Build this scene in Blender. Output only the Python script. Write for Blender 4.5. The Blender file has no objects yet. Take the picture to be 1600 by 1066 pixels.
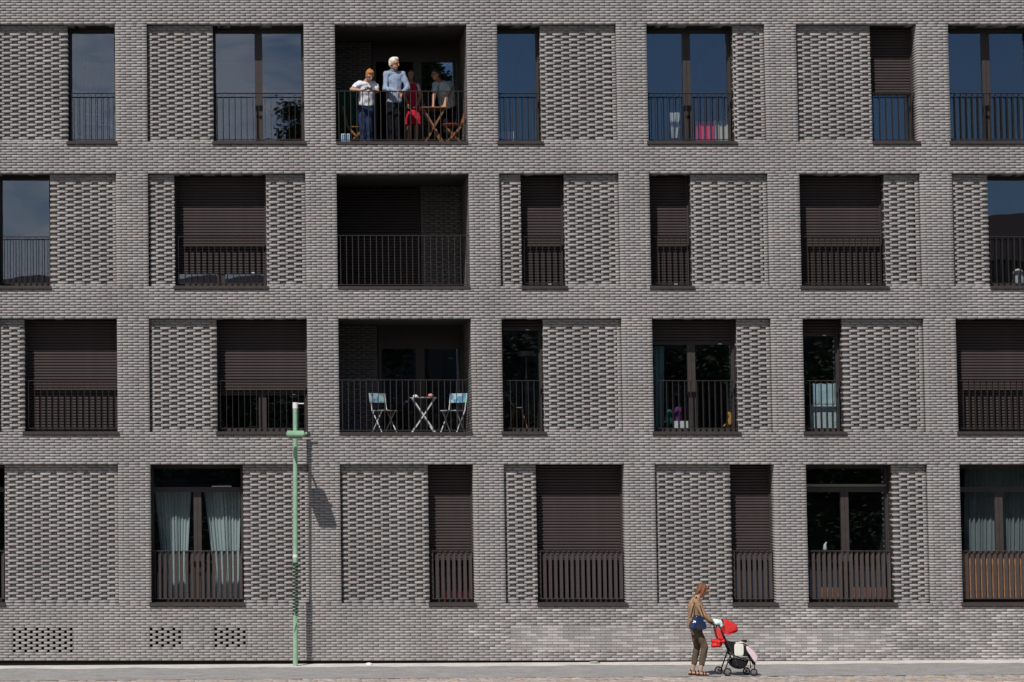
import bpy, math, random
import numpy as np
from mathutils import Vector, Matrix, noise
random.seed(7); RNG = np.random.default_rng(7)
S = bpy.context.scene
C = S.collection
PI = math.pi

# ------------------------------------------------------------------ camera
D, CH, CXP, FP = 52.0, 3.318, 430.0, 4060.0      # distance, height, principal column, focal length in photo px
TH = math.atan(242 / FP); CT, ST = math.cos(TH), math.sin(TH)
cam = bpy.data.cameras.new('camera'); cam_o = bpy.data.objects.new('camera', cam); C.objects.link(cam_o)
cam_o.location = (0, -D, CH); cam_o.rotation_euler = (PI / 2 + TH, 0, 0)
cam.sensor_width = 36; cam.lens = FP / 1600 * 36; cam.shift_x = (800 - CXP) / 1600
cam.clip_end = 2000; S.camera = cam_o

# ------------------------------------------------------------------ world, sun, exposure
SUN = Vector((-.47, -1, 1.28)).normalized()
SKY_STRENGTH, SUN_STRENGTH, EXPOSURE = .055, 4.2, 0.0
W = bpy.data.worlds.new('World'); S.world = W; W.use_nodes = True
nt = W.node_tree; nt.nodes.clear()
wo = nt.nodes.new('ShaderNodeOutputWorld'); bg = nt.nodes.new('ShaderNodeBackground')
sky = nt.nodes.new('ShaderNodeTexSky'); sky.sky_type = 'NISHITA'; sky.sun_disc = False
sky.sun_elevation = math.asin(SUN.z); sky.sun_rotation = math.atan2(SUN.x, SUN.y)
sky.air_density = 1.0; sky.dust_density = .15; sky.ozone_density = 3.0
tc = nt.nodes.new('ShaderNodeTexCoord')
mp = nt.nodes.new('ShaderNodeMapping'); mp.inputs['Scale'].default_value = (1, 1, 2.6); mp.inputs['Location'].default_value = (.35, 0.2, .1)
nz = nt.nodes.new('ShaderNodeTexNoise'); nz.inputs['Scale'].default_value = 26; nz.inputs['Detail'].default_value = 7
nz.inputs['Distortion'].default_value = .6
cr = nt.nodes.new('ShaderNodeValToRGB')
cr.color_ramp.elements[0].position = .44; cr.color_ramp.elements[1].position = .68
mx = nt.nodes.new('ShaderNodeMix'); mx.data_type = 'RGBA'
mul = nt.nodes.new('ShaderNodeMath'); mul.operation = 'MULTIPLY'; mul.inputs[1].default_value = .8
low = nt.nodes.new('ShaderNodeMapRange'); low.inputs['From Min'].default_value = .42; low.inputs['From Max'].default_value = .24; low.interpolation_type = 'SMOOTHSTEP'
mul2 = nt.nodes.new('ShaderNodeMath'); mul2.operation = 'MULTIPLY'
mx.inputs['B'].default_value = (17.0, 15.3, 13.5, 1)
L = nt.links.new
L(tc.outputs['Generated'], mp.inputs['Vector']); L(mp.outputs['Vector'], nz.inputs['Vector'])
sxyz = nt.nodes.new('ShaderNodeSeparateXYZ'); gr = nt.nodes.new('ShaderNodeMapRange'); gr.inputs['From Min'].default_value = .10; gr.inputs['From Max'].default_value = .0
gr.inputs['To Min'].default_value = -.28; gr.inputs['To Max'].default_value = .19; gr.interpolation_type = 'SMOOTHSTEP'
ad_ = nt.nodes.new('ShaderNodeMath'); ad_.operation = 'ADD'
L(tc.outputs['Generated'], sxyz.inputs[0]); L(sxyz.outputs['X'], gr.inputs['Value']); L(nz.outputs['Fac'], ad_.inputs[0]); L(gr.outputs['Result'], ad_.inputs[1])
L(ad_.outputs[0], cr.inputs['Fac']); L(cr.outputs['Color'], mul.inputs[0]); L(sxyz.outputs['Z'], low.inputs['Value']); L(mul.outputs[0], mul2.inputs[0]); L(low.outputs['Result'], mul2.inputs[1]); L(mul2.outputs[0], mx.inputs['Factor'])
L(sky.outputs['Color'], mx.inputs['A']); L(mx.outputs['Result'], bg.inputs['Color'])
bg.inputs['Strength'].default_value = SKY_STRENGTH; L(bg.outputs['Background'], wo.inputs['Surface'])
sl = bpy.data.lights.new('sun', 'SUN'); sl.energy = SUN_STRENGTH; sl.angle = math.radians(.5); sl.color = (1, .955, .9)
so = bpy.data.objects.new('sun', sl); C.objects.link(so); so.rotation_euler = SUN.to_track_quat('Z', 'Y').to_euler()
so.location = (-20, -40, 50)
S.view_settings.view_transform = 'Standard'; S.view_settings.look = 'None'
S.view_settings.exposure = EXPOSURE; S.view_settings.gamma = 1; S.view_settings.use_curve_mapping = False
S.cycles.max_bounces = 8; S.cycles.transparent_max_bounces = 16

# ------------------------------------------------------------------ measuring
def at(x, y, Y=0.0):
    """the point of the place at depth Y seen at photo pixel (x, y)"""
    u = (x - CXP) / FP; v = (y - 533) / FP
    dy = CT + v * ST; dz = ST - v * CT; t = (Y + D) / dy
    return Vector((u * t, Y, CH + dz * t))
LEAN, ZR = .0106, 6.0                      # facade sheared sideways with height so its verticals follow the slant in the image
def lean(v): return Vector((v[0] + LEAN * (ZR - v[2]), v[1], v[2]))
def nx(px, z):
    """nominal facade x of a pixel column at height z"""
    best = None
    v = (CH - z); # solve pixel row for z at Y=0
    d = Vector((0, D, z - CH)); f = d.y * CT + d.z * ST
    t = f
    return (px - CXP) / FP * t - LEAN * (ZR - z)
def zg(x): return .006 * (x - 4.7)

# ------------------------------------------------------------------ materials
MATS = {}
def mat(name, col, rough=.7, metal=0.0, noise_s=0, noise_a=0.0, bump=0.0, bump_s=60, spec=None, kind=None, alpha=None):
    if name in MATS: return MATS[name]
    m = bpy.data.materials.new(name); m.use_nodes = True; n = m.node_tree
    b = n.nodes['Principled BSDF']; b.inputs['Base Color'].default_value = (*col, 1)
    b.inputs['Roughness'].default_value = rough; b.inputs['Metallic'].default_value = metal
    if spec is None and rough >= .8: spec = .15
    if spec is not None: b.inputs['Specular IOR Level'].default_value = spec
    tcn = n.nodes.new('ShaderNodeTexCoord')
    if noise_s:
        q = n.nodes.new('ShaderNodeTexNoise'); q.inputs['Scale'].default_value = noise_s; q.inputs['Detail'].default_value = 6
        r = n.nodes.new('ShaderNodeMapRange'); r.inputs['From Min'].default_value = .3; r.inputs['From Max'].default_value = .7
        r.inputs['To Min'].default_value = 1 - noise_a; r.inputs['To Max'].default_value = 1 + noise_a
        k = n.nodes.new('ShaderNodeVectorMath'); k.operation = 'SCALE'; k.inputs[0].default_value = col
        n.links.new(tcn.outputs['Object'], q.inputs['Vector']); n.links.new(q.outputs['Fac'], r.inputs['Value'])
        n.links.new(r.outputs['Result'], k.inputs['Scale']); n.links.new(k.outputs['Vector'], b.inputs['Base Color'])
    if bump:
        q = n.nodes.new('ShaderNodeTexNoise'); q.inputs['Scale'].default_value = bump_s; q.inputs['Detail'].default_value = 5
        bp = n.nodes.new('ShaderNodeBump'); bp.inputs['Strength'].default_value = bump; bp.inputs['Distance'].default_value = .01
        n.links.new(tcn.outputs['Object'], q.inputs['Vector']); n.links.new(q.outputs['Fac'], bp.inputs['Height'])
        n.links.new(bp.outputs['Normal'], b.inputs['Normal'])
    MATS[name] = m; return m
def brick_mat(name, use_obj):
    m = bpy.data.materials.new(name); m.use_nodes = True; n = m.node_tree; b = n.nodes['Principled BSDF']
    b.inputs['Roughness'].default_value = .88
    b.inputs['Specular IOR Level'].default_value = .25
    if use_obj:
        src = n.nodes.new('ShaderNodeObjectInfo').outputs['Color']
    else:
        a = n.nodes.new('ShaderNodeAttribute'); a.attribute_name = 'tone'; src = a.outputs['Color']
    g = n.nodes.new('ShaderNodeNewGeometry')
    q = n.nodes.new('ShaderNodeTexNoise'); q.inputs['Scale'].default_value = 22; q.inputs['Detail'].default_value = 8; q.inputs['Roughness'].default_value = .7
    mpn = n.nodes.new('ShaderNodeMapping'); mpn.inputs['Scale'].default_value = (.5, 1, 1.6)
    q2 = n.nodes.new('ShaderNodeTexNoise'); q2.inputs['Scale'].default_value = .8; q2.inputs['Detail'].default_value = 4
    r = n.nodes.new('ShaderNodeMapRange'); r.inputs['From Min'].default_value = .3; r.inputs['From Max'].default_value = .7
    r.inputs['To Min'].default_value = .86; r.inputs['To Max'].default_value = 1.12
    r2 = n.nodes.new('ShaderNodeMapRange'); r2.inputs['From Min'].default_value = .3; r2.inputs['From Max'].default_value = .7
    r2.inputs['To Min'].default_value = .90; r2.inputs['To Max'].default_value = 1.07
    mm = n.nodes.new('ShaderNodeMath'); mm.operation = 'MULTIPLY'
    k = n.nodes.new('ShaderNodeVectorMath'); k.operation = 'SCALE'
    bp = n.nodes.new('ShaderNodeBump'); bp.inputs['Strength'].default_value = .7; bp.inputs['Distance'].default_value = .006
    l = n.links.new
    l(g.outputs['Position'], mpn.inputs['Vector']); l(mpn.outputs['Vector'], q.inputs['Vector']); l(g.outputs['Position'], q2.inputs['Vector'])
    l(q.outputs['Fac'], r.inputs['Value']); l(q2.outputs['Fac'], r2.inputs['Value'])
    mp3 = n.nodes.new('ShaderNodeMapping'); mp3.inputs['Scale'].default_value = (2.2, 1, .22)
    q3 = n.nodes.new('ShaderNodeTexNoise'); q3.inputs['Scale'].default_value = 1.6; q3.inputs['Detail'].default_value = 6
    r4 = n.nodes.new('ShaderNodeMapRange'); r4.inputs['From Min'].default_value = .3; r4.inputs['From Max'].default_value = .7; r4.inputs['To Min'].default_value = .93; r4.inputs['To Max'].default_value = 1.05
    m4 = n.nodes.new('ShaderNodeMath'); m4.operation = 'MULTIPLY'
    l(g.outputs['Position'], mp3.inputs['Vector']); l(mp3.outputs['Vector'], q3.inputs['Vector']); l(q3.outputs['Fac'], r4.inputs['Value']); l(r2.outputs['Result'], m4.inputs[0]); l(r4.outputs['Result'], m4.inputs[1])
    l(r.outputs['Result'], mm.inputs[0]); l(m4.outputs[0], mm.inputs[1])
    l(src, k.inputs[0]); l(mm.outputs[0], k.inputs['Scale']); l(k.outputs['Vector'], b.inputs['Base Color'])
    l(q.outputs['Fac'], bp.inputs['Height']); l(bp.outputs['Normal'], b.inputs['Normal'])
    return m
M_BRICK = brick_mat('brick', False); M_BRICK1 = brick_mat('brick_single', True)
def glass_mat(name, tint, refl, wob=.02):
    m = bpy.data.materials.new(name); m.use_nodes = True; n = m.node_tree; n.nodes.clear()
    o = n.nodes.new('ShaderNodeOutputMaterial'); t = n.nodes.new('ShaderNodeBsdfTransparent'); t.inputs[0].default_value = (*tint, 1)
    g = n.nodes.new('ShaderNodeBsdfGlossy'); g.inputs['Roughness'].default_value = 0.0; g.inputs['Color'].default_value = (.60, .74, 1, 1)
    ge = n.nodes.new('ShaderNodeNewGeometry'); dt = n.nodes.new('ShaderNodeVectorMath'); dt.operation = 'DOT_PRODUCT'
    ab = n.nodes.new('ShaderNodeMath'); ab.operation = 'ABSOLUTE'; om = n.nodes.new('ShaderNodeMath'); om.operation = 'SUBTRACT'; om.inputs[0].default_value = 1
    f = n.nodes.new('ShaderNodeMath'); f.operation = 'POWER'; f.inputs[1].default_value = 5
    ad = n.nodes.new('ShaderNodeMath'); ad.operation = 'MULTIPLY_ADD'; ad.inputs[1].default_value = 1 - refl; ad.inputs[2].default_value = refl; ad.use_clamp = True
    n.links.new(ge.outputs['Normal'], dt.inputs[0]); n.links.new(ge.outputs['Incoming'], dt.inputs[1]); n.links.new(dt.outputs['Value'], ab.inputs[0])
    n.links.new(ab.outputs[0], om.inputs[1]); n.links.new(om.outputs[0], f.inputs[0])
    x = n.nodes.new('ShaderNodeMixShader')
    tcn = n.nodes.new('ShaderNodeTexCoord')
    q = n.nodes.new('ShaderNodeTexNoise'); q.inputs['Scale'].default_value = 1.1; q.inputs['Detail'].default_value = 1
    bp = n.nodes.new('ShaderNodeBump'); bp.inputs['Strength'].default_value = wob; bp.inputs['Distance'].default_value = .05
    l = n.links.new; l(tcn.outputs['Object'], q.inputs['Vector']); l(q.outputs['Fac'], bp.inputs['Height']); l(bp.outputs['Normal'], g.inputs['Normal'])
    l(f.outputs[0], ad.inputs[0]); l(ad.outputs[0], x.inputs[0])
    l(t.outputs[0], x.inputs[1]); l(g.outputs[0], x.inputs[2]); l(x.outputs[0], o.inputs[0])
    return m
M_GLASS = glass_mat('window_glass', (.92, .95, .95), .115)
def cloth_mat(name, col, trans=.3):
    m = bpy.data.materials.new(name); m.use_nodes = True; n = m.node_tree; n.nodes.clear()
    o = n.nodes.new('ShaderNodeOutputMaterial'); a = n.nodes.new('ShaderNodeBsdfDiffuse'); b = n.nodes.new('ShaderNodeBsdfTranslucent')
    c = n.nodes.new('ShaderNodeBsdfTransparent'); x = n.nodes.new('ShaderNodeMixShader'); x2 = n.nodes.new('ShaderNodeMixShader')
    a.inputs[0].default_value = (*col, 1); b.inputs[0].default_value = (*col, 1); x.inputs[0].default_value = .35; x2.inputs[0].default_value = trans
    l = n.links.new; l(a.outputs[0], x.inputs[1]); l(b.outputs[0], x.inputs[2]); l(x.outputs[0], x2.inputs[1]); l(c.outputs[0], x2.inputs[2]); l(x2.outputs[0], o.inputs[0])
    return m
MORTAR = mat('mortar', (.045, .040, .038), .95, noise_s=12, noise_a=.2, bump=.4)
DARKM = mat('dark_bronze_metal', (.046, .037, .035), .45, noise_s=9, noise_a=.12, spec=.4)
RAILM = mat('bronze_railing_metal', (.058, .047, .045), .5, noise_s=14, noise_a=.15, spec=.4)
RAILD = mat('dark_railing_metal', (.034, .029, .028), .5, noise_s=14, noise_a=.15, spec=.3)
SLATM = mat('bronze_shutter_metal', (.060, .047, .046), .55, noise_s=5, noise_a=.1, spec=.3)
SLATD = mat('shutter_groove', (.02, .017, .017), .8)
ROOM = mat('dim_room_paint', (.045, .044, .043), .9)  # lack of daylight in the rooms is put into this colour
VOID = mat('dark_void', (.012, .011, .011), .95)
CONC = mat('concrete_soffit', (.09, .085, .08), .85, noise_s=6, noise_a=.15)
SKIN = mat('skin', (.46, .27, .19), .55, noise_s=20, noise_a=.06)
SKIN2 = mat('tanned_skin', (.40, .21, .13), .55, noise_s=20, noise_a=.06)

# ------------------------------------------------------------------ mesh helpers
WLOC = {}
def parent_to(o, parent, world):
    WLOC[o] = Vector(world)
    if parent is None: o.location = world
    else:
        o.parent = parent; o.location = Vector(world) - WLOC[parent]
    C.objects.link(o)
def tag(o, label=None, cat=None, group=None, kind=None):
    if label: o['label'] = label
    if cat: o['category'] = cat
    if group: o['group'] = group
    if kind: o['kind'] = kind
    return o
def thing(name, label, cat, loc, group=None):
    o = bpy.data.objects.new(name, None); o.empty_display_size = .2
    parent_to(o, None, Vector(loc)); return tag(o, label, cat, group)
class MB:
    def __init__(s): s.v = []; s.f = []; s.m = []
    def add(s, vs, fs, mi=0):
        b = len(s.v); s.v += [Vector(p) for p in vs]; s.f += [tuple(i + b for i in f) for f in fs]; s.m += [mi] * len(fs); return s
    def box(s, x0, x1, y0, y1, z0, z1, mi=0, M=None):
        vs = [Vector((x, y, z)) for z in (z0, z1) for y in (y0, y1) for x in (x0, x1)]
        if M is not None: vs = [M @ p for p in vs]
        return s.add(vs, [(0, 1, 3, 2)[::-1], (4, 5, 7, 6), (0, 1, 5, 4), (2, 3, 7, 6)[::-1], (0, 2, 6, 4)[::-1], (1, 3, 7, 5)], mi)
    def bar(s, a, b, w, h, up=(0, 0, 1), mi=0):
        """rectangular bar from a to b"""
        a, b = Vector(a), Vector(b); d = (b - a).normalized(); u = Vector(up)
        if abs(d.dot(u)) > .98: u = Vector((0, 1, 0))
        sd = d.cross(u).normalized(); u = sd.cross(d)
        vs = [p + sd * w / 2 * i + u * h / 2 * j for p in (a, b) for i, j in ((-1, -1), (1, -1), (1, 1), (-1, 1))]
        return s.add(vs, [(0, 1, 2, 3)[::-1], (4, 5, 6, 7), (0, 1, 5, 4), (1, 2, 6, 5), (2, 3, 7, 6), (3, 0, 4, 7)], mi)
    def tube(s, pts, r, n=10, mi=0, cap=True, ry=None, side=None):
        pts = [Vector(p) for p in pts]; rs = r if isinstance(r, (list, tuple)) else [r] * len(pts); rings = []
        for i, p in enumerate(pts):
            d = (pts[min(i + 1, len(pts) - 1)] - pts[max(i - 1, 0)]).normalized()
            u = Vector((0, 0, 1)) if abs(d.z) < .9 else Vector((0, 1, 0))
            sd = d.cross(u).normalized(); u = sd.cross(d)
            rings.append([p + (sd * math.cos(2 * PI * k / n) + u * math.sin(2 * PI * k / n)) * rs[i] for k in range(n)])
        b = [q for rg in rings for q in rg]; fs = []
        for i in range(len(pts) - 1):
            for k in range(n): fs.append((i * n + k, i * n + (k + 1) % n, (i + 1) * n + (k + 1) % n, (i + 1) * n + k))
        if cap:
            q0 = len(b); b = b + rings[0] + rings[-1]; fs.append(tuple(q0 + k for k in range(n))[::-1]); fs.append(tuple(q0 + n + k for k in range(n)))
        return s.add(b, fs, mi)
    def ell(s, c, r, mi=0, n=14, m=9, M=None):
        c = Vector(c); vs = []; fs = []
        for i in range(m + 1):
            t = PI * i / m
            for k in range(n):
                p = 2 * PI * k / n; q = Vector((r[0] * math.sin(t) * math.cos(p), r[1] * math.sin(t) * math.sin(p), r[2] * math.cos(t)))
                vs.append(c + (M @ q if M is not None else q))
        for i in range(m):
            for k in range(n): fs.append((i * n + k, (i + 1) * n + k, (i + 1) * n + (k + 1) % n, i * n + (k + 1) % n))
        return s.add(vs, fs, mi)
    def capsule(s, a, b, ra, rb, fl=1.0, side=None, n=14, flat=False):
        """tapered round-ended limb; fl squeezes it across `side`"""
        a, b = Vector(a), Vector(b); d = (b - a); ln = d.length or 1e-4; d = d / ln
        sd = Vector(side) if side is not None else (Vector((1, 0, 0)) if abs(d.x) < .9 else Vector((0, 1, 0)))
        sd = (sd - d * sd.dot(d)).normalized(); u = d.cross(sd)
        rings = []
        for t in (-90, -60, -30, 0): rings.append((a + d * ra * math.sin(math.radians(t)) * .9, ra * max(.02, math.cos(math.radians(t)))))
        for t in ((0,) if flat else (0, 30, 60, 90)): rings.append((b + d * rb * math.sin(math.radians(t)) * .9, rb * max(.02, math.cos(math.radians(t)))))
        vs = []; fs = []
        for c, r in rings:
            for k in range(n): vs.append(c + sd * r * math.cos(2 * PI * k / n) + u * r * fl * math.sin(2 * PI * k / n))
        m = len(rings) - 1
        for i in range(m):
            for k in range(n): fs.append((i * n + k, i * n + (k + 1) % n, (i + 1) * n + (k + 1) % n, (i + 1) * n + k))
        fs.append(tuple(range(n))[::-1]); fs.append(tuple(m * n + k for k in range(n)))
        return s.add(vs, fs)
    def build(s, name, mats, parent=None, leaned=False, origin=None, smooth=False, kind=None, label=None, voxel=None, sm_it=0, loc=None):
        vs = s.v
        if loc is not None: vs = [v + Vector(loc) for v in vs]
        if leaned: vs = [lean(v) for v in vs]
        if origin is None:
            a = np.array([tuple(v) for v in vs]); mn, mxx = a.min(0), a.max(0)
            origin = Vector(((mn[0] + mxx[0]) / 2, (mn[1] + mxx[1]) / 2, mn[2]))
        origin = Vector(origin)
        me = bpy.data.meshes.new(name); me.from_pydata([v - origin for v in vs], [], s.f)
        for m in (mats if isinstance(mats, (list, tuple)) else [mats]): me.materials.append(m)
        if len(me.materials) > 1: me.polygons.foreach_set('material_index', s.m)
        if smooth: me.polygons.foreach_set('use_smooth', [True] * len(me.polygons))
        me.update()
        o = bpy.data.objects.new(name, me); parent_to(o, parent, origin)
        if voxel:
            md = o.modifiers.new('r', 'REMESH'); md.mode = 'VOXEL'; md.voxel_size = voxel; md.use_smooth_shade = True
            if sm_it: sm = o.modifiers.new('s', 'SMOOTH'); sm.iterations = sm_it; sm.factor = .5
            dg = bpy.context.evaluated_depsgraph_get(); ev = o.evaluated_get(dg); nm = bpy.data.meshes.new_from_object(ev)
            o.modifiers.clear(); old = o.data; o.data = nm; nm.name = name
            if not nm.materials: nm.materials.append(mats)
            nm.polygons.foreach_set('use_smooth', [True] * len(nm.polygons))
            bpy.data.meshes.remove(old)
        if kind: o['kind'] = kind
        if label: o['label'] = label
        return o
def mesh_copy(src_mesh, name, parent, world):
    o = bpy.data.objects.new(name, src_mesh); parent_to(o, parent, world); return o

# ------------------------------------------------------------------ facade layout
CO = 2.925 / 54                        # one brick course
ZL = [12.835 + 0, 9.798, 6.868, 3.943] # undersides of the four lintels
ZL[1] = ZL[2] + 54 * CO; ZL[3] = ZL[2] - 54 * CO; ZL[0] = ZL[1] + 56 * CO
NB = [44, 42, 42, 51]                  # courses from lintel down to sill
ZB = [ZL[i] - NB[i] * CO for i in range(4)]
Z0 = ZL[3] - 72 * CO                   # first course of the plinth
XL, XR, ZTOP = -7.6, 17.2, ZL[0] + 26 * CO
PW, PH = .2105, .006                   # brick pitch, head joint
PD, RD, WD = .12, .044, .50            # panel recess, header recess in the panel, shutter plane
PIER = [(-6.2, -5.56), (-3.165, -2.525), (.645, 1.272), (3.935, 4.548), (6.953, 7.565), (9.95, 10.585), (13.015, 13.655), (16.1, 16.73)]
# (kind, left px, right px, extra); px None = pier edge
def spn(i): return PIER[i][1], PIER[i + 1][0]
ROWS = [
 {0: [('panel', None, 105), ('win', 105, None, dict(n=1))],
  1: [('panel', None, 332), ('win', 332, None, dict(n=2))],
  2: [('loggia', None, None)],
  3: [('win', None, 844, dict(n=1)), ('panel', 844, None)],
  4: [('win', None, 1146, dict(n=2)), ('panel', 1146, None)],
  5: [('panel', None, 1361), ('win', 1361, None, dict(n=1, sh=143))],
  6: [('win', None, 1619, dict(n=2)), ('panel', 1619, None)]},
 {0: [('win', None, 77, dict(n=1)), ('panel', 77, None)],
  1: [('panel', None, 272), ('win', 272, 415, dict(n=2, sh=425)), ('panel', 415, None)],
  2: [('loggia', None, None)],
  3: [('panel', None, 814), ('win', 814, 882, dict(n=1, sh=449)), ('panel', 882, None)],
  4: [('win', None, 1080, dict(n=1, sh=449)), ('panel', 1080, None)],
  5: [('win', None, 1383, dict(n=2, sh=449)), ('panel', 1383, None)],
  6: [('panel', None, 1545), ('win', 1545, None, dict(n=1))]},
 {0: [('panel', None, 37), ('win', 37, None, dict(n=2, sh=677))],
  1: [('panel', None, 338), ('win', 338, None, dict(n=2, sh=615))],
  2: [('loggia', None, None)],
  3: [('win', None, 849, dict(n=1, sh=514)), ('panel', 849, None)],
  4: [('win', None, 1152, dict(n=2, sh=537)), ('panel', 1152, None)],
  5: [('win', None, 1317, dict(n=1, sh=523)), ('panel', 1317, None)],
  6: [('win', None, 1626, dict(n=2, sh=677)), ('panel', 1626, None)]},
 {-1: [('win', 'L', 6, dict(n=2, tr=1))],
  0: [('panel', 6, None)],
  1: [('win', None, 379, dict(n=2, tr=1)), ('panel', 379, None)],
  2: [('panel', None, 669), ('win', 669, None, dict(n=1, sh=876))],
  3: [('panel', None, 838), ('win', 838, None, dict(n=2, sh=876))],
  4: [('panel', None, 1142), ('win', 1142, None, dict(n=1, sh=876))],
  5: [('win', None, 1395, dict(n=2, tr=1)), ('panel', 1395, None)],
  6: [('win', None, 1641, dict(n=2, tr=1)), ('panel', 1641, None)]}]
OPEN = []        # dicts: kind,row,x0,x1,z0,z1,depth
for r, row in enumerate(ROWS):
    for s, items in row.items():
        a, b = spn(max(s, 0))
        for it in items:
            x0 = a if it[1] is None else (-7.3 if it[1] == 'L' else nx(it[1], ZL[r]))
            x1 = b if it[2] is None else nx(it[2], ZL[r])
            OPEN.append(dict(kind=it[0], row=r, span=s, x0=x0, x1=x1, z0=ZB[r], z1=ZL[r], depth={'panel': PD, 'win': WD - .02, 'loggia': .3}[it[0]],
                             opt=(it[3] if len(it) > 3 else {}), pier_r=it[2] is None, pier_l=it[1] is None))
VP = .227
for (pxa, pxb, nrow) in ((20, 116, 9), (234, 285, 7), (335, 386, 7)):
    z0 = Z0 + 3 * CO if nrow == 9 else Z0 + 5 * CO
    xa = nx(pxa, .5)
    OPEN.append(dict(kind='vent', row=4, span=0, x0=xa, x1=xa + (5.35 if nrow == 9 else 2.9) * VP, z0=z0, z1=z0 + nrow * CO, depth=.1, opt={}, pier_r=False, pier_l=False))

# ------------------------------------------------------------------ brick batches
class Bricks:
    def __init__(s): s.b = []; s.t = []
    def add(s, x0, x1, y0, y1, z0, z1, tone): s.b.append((x0, x1, y0, y1, z0, z1)); s.t.append(tone)
    def build(s, name, parent, kind='stuff', swap=None, origin=None, jit=1.0, yj=.0012):
        b = np.array(s.b); n = len(b); t = np.array(s.t)
        V = np.zeros((n, 8, 3)); j = RNG.normal(0, 1, (n, 8, 3)) * np.array([.0018, .0007, .0008]) * jit
        for k in range(8):
            V[:, k, 0] = b[:, 0 + (k & 1)]; V[:, k, 1] = b[:, 2 + ((k >> 1) & 1)]; V[:, k, 2] = b[:, 4 + (k >> 2)]
        V += j; V[:, :, 1] += RNG.normal(0, yj, (n, 1)); V[:, 1::2, 2] += RNG.normal(0, .0007, (n, 1)); V[:, :, 2] += RNG.normal(0, .0005, (n, 1))
        V = V.reshape(-1, 3)
        V[:, 0] += LEAN * (ZR - V[:, 2])
        if swap is not None: V = swap(V)
        if origin is None: origin = Vector((V[:, 0].mean(), V[:, 1].min(), V[:, 2].min()))
        V -= np.array(origin)
        F = np.array([(2, 3, 1, 0), (4, 5, 7, 6), (0, 1, 5, 4), (3, 2, 6, 7), (2, 0, 4, 6), (1, 3, 7, 5)])
        A = (np.arange(n)[:, None, None] * 8 + F[None]).reshape(-1, 4)
        me = bpy.data.meshes.new(name); me.vertices.add(n * 8); me.loops.add(len(A) * 4); me.polygons.add(len(A))
        me.vertices.foreach_set('co', V.ravel()); me.loops.foreach_set('vertex_index', A.ravel())
        me.polygons.foreach_set('loop_start', np.arange(len(A)) * 4); me.update(calc_edges=True)
        at_ = me.color_attributes.new('tone', 'FLOAT_COLOR', 'POINT')
        col = np.repeat(np.c_[t, np.ones(n)], 8, 0); at_.data.foreach_set('color', col.ravel())
        me.materials.append(M_BRICK); me.validate()
        o = bpy.data.objects.new(name, me); parent_to(o, parent, origin); 
        if kind: o['kind'] = kind
        return o
BASE = np.array([.340, .321, .315])
def tone(x=0, z=5, k=1.0):
    f = k * (1 + random.gauss(0, .034)); c = BASE * f
    q = random.random()
    if q < .16: c = c * np.array([1.02, .985, .99])
    elif q < .28: c = c * np.array([.96, 1.0, .99])
    elif q < .30: c = c * np.array([1.05, 1.0, .95])
    elif q < .32: c = c * 1.16
    elif q < .345: c = c * .86
    if z < ZB[3] - .12:                     # scattered lighter bricks at the foot of the wall, right of the second vent
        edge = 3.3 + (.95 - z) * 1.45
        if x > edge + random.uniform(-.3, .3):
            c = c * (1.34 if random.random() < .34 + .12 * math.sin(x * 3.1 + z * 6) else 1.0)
    return c
bld = thing('apartment_building', 'grey brick apartment building with recessed perforated brick panels and dark shuttered windows', 'building', (5, .2, 0))

NAME_SINGLE = []
wall = Bricks()
ncourse = int(round((ZTOP - Z0) / CO))
solid_piers_j = {}
for j in range(ncourse):
    zb, zt = Z0 + j * CO + .0044, Z0 + (j + 1) * CO - .0054
    zc = (zb + zt) / 2
    blk = sorted([(o['x0'], o['x1'], o) for o in OPEN if o['z0'] < zc < o['z1']], key=lambda q: q[0])
    free = []; cur = XL; pl = None
    for a, b, o in blk:
        if a - cur > .02: free.append((cur, a, pl, o))
        cur = max(cur, b); pl = o
    free.append((cur, XR, pl, None))
    above = [o for o in OPEN if 0 <= zc - o['z1'] < CO]      # this course is the lintel soffit
    for a, b, oL, oR in free:
        off = (j % 2) * PW / 2
        if oL is not None and oR is not None and b - a < .8:   # pier: three bricks, or half-bonded
            n = 3; p = (b - a) / n
            cuts = [a + p * k for k in range(n + 1)] if j % 2 else [a] + [a + p * (k + .5) for k in range(n)] + [b]
        else:
            k0 = math.ceil((a - off + .04) / PW); cuts = [a]
            while off + k0 * PW < b - .04: cuts.append(off + k0 * PW + random.uniform(-.006, .006)); k0 += 1
            cuts.append(b)
        for i in range(len(cuts) - 1):
            x0, x1 = cuts[i], cuts[i + 1]; dep = .09
            if i == 0 and oL is not None: dep = max(dep, oL['depth'])
            if i == len(cuts) - 2 and oR is not None: dep = max(dep, oR['depth'])
            xm = (x0 + x1) / 2
            for o in above:
                if o['x0'] - .1 < xm < o['x1'] + .1: dep = max(dep, o['depth'])
            jx = PH / 2
            e0 = 0 if (i == 0 and oL is not None) else jx; e1 = 0 if (i == len(cuts) - 2 and oR is not None) else jx
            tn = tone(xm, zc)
            if above and dep > .1: tn = tn * np.array([.97, 1.0, 1.0])
            # nearest, largest bricks round the foot of the wall become objects of their own
            if 4 <= j <= 13 and 4.6 < xm < 12.2 and x1 - x0 > .15 and len(NAME_SINGLE) < 300:
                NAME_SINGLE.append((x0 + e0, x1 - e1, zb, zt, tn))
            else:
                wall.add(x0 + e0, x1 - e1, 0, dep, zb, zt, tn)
wall.build('brick_wall', bld)
sm = MB(); L0 = PW - PH
sm.box(-L0 / 2, L0 / 2, 0, .09, 0, CO - .0098)
for v in sm.v: v.x += random.gauss(0, .0012); v.y += random.gauss(0, .0005)
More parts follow.
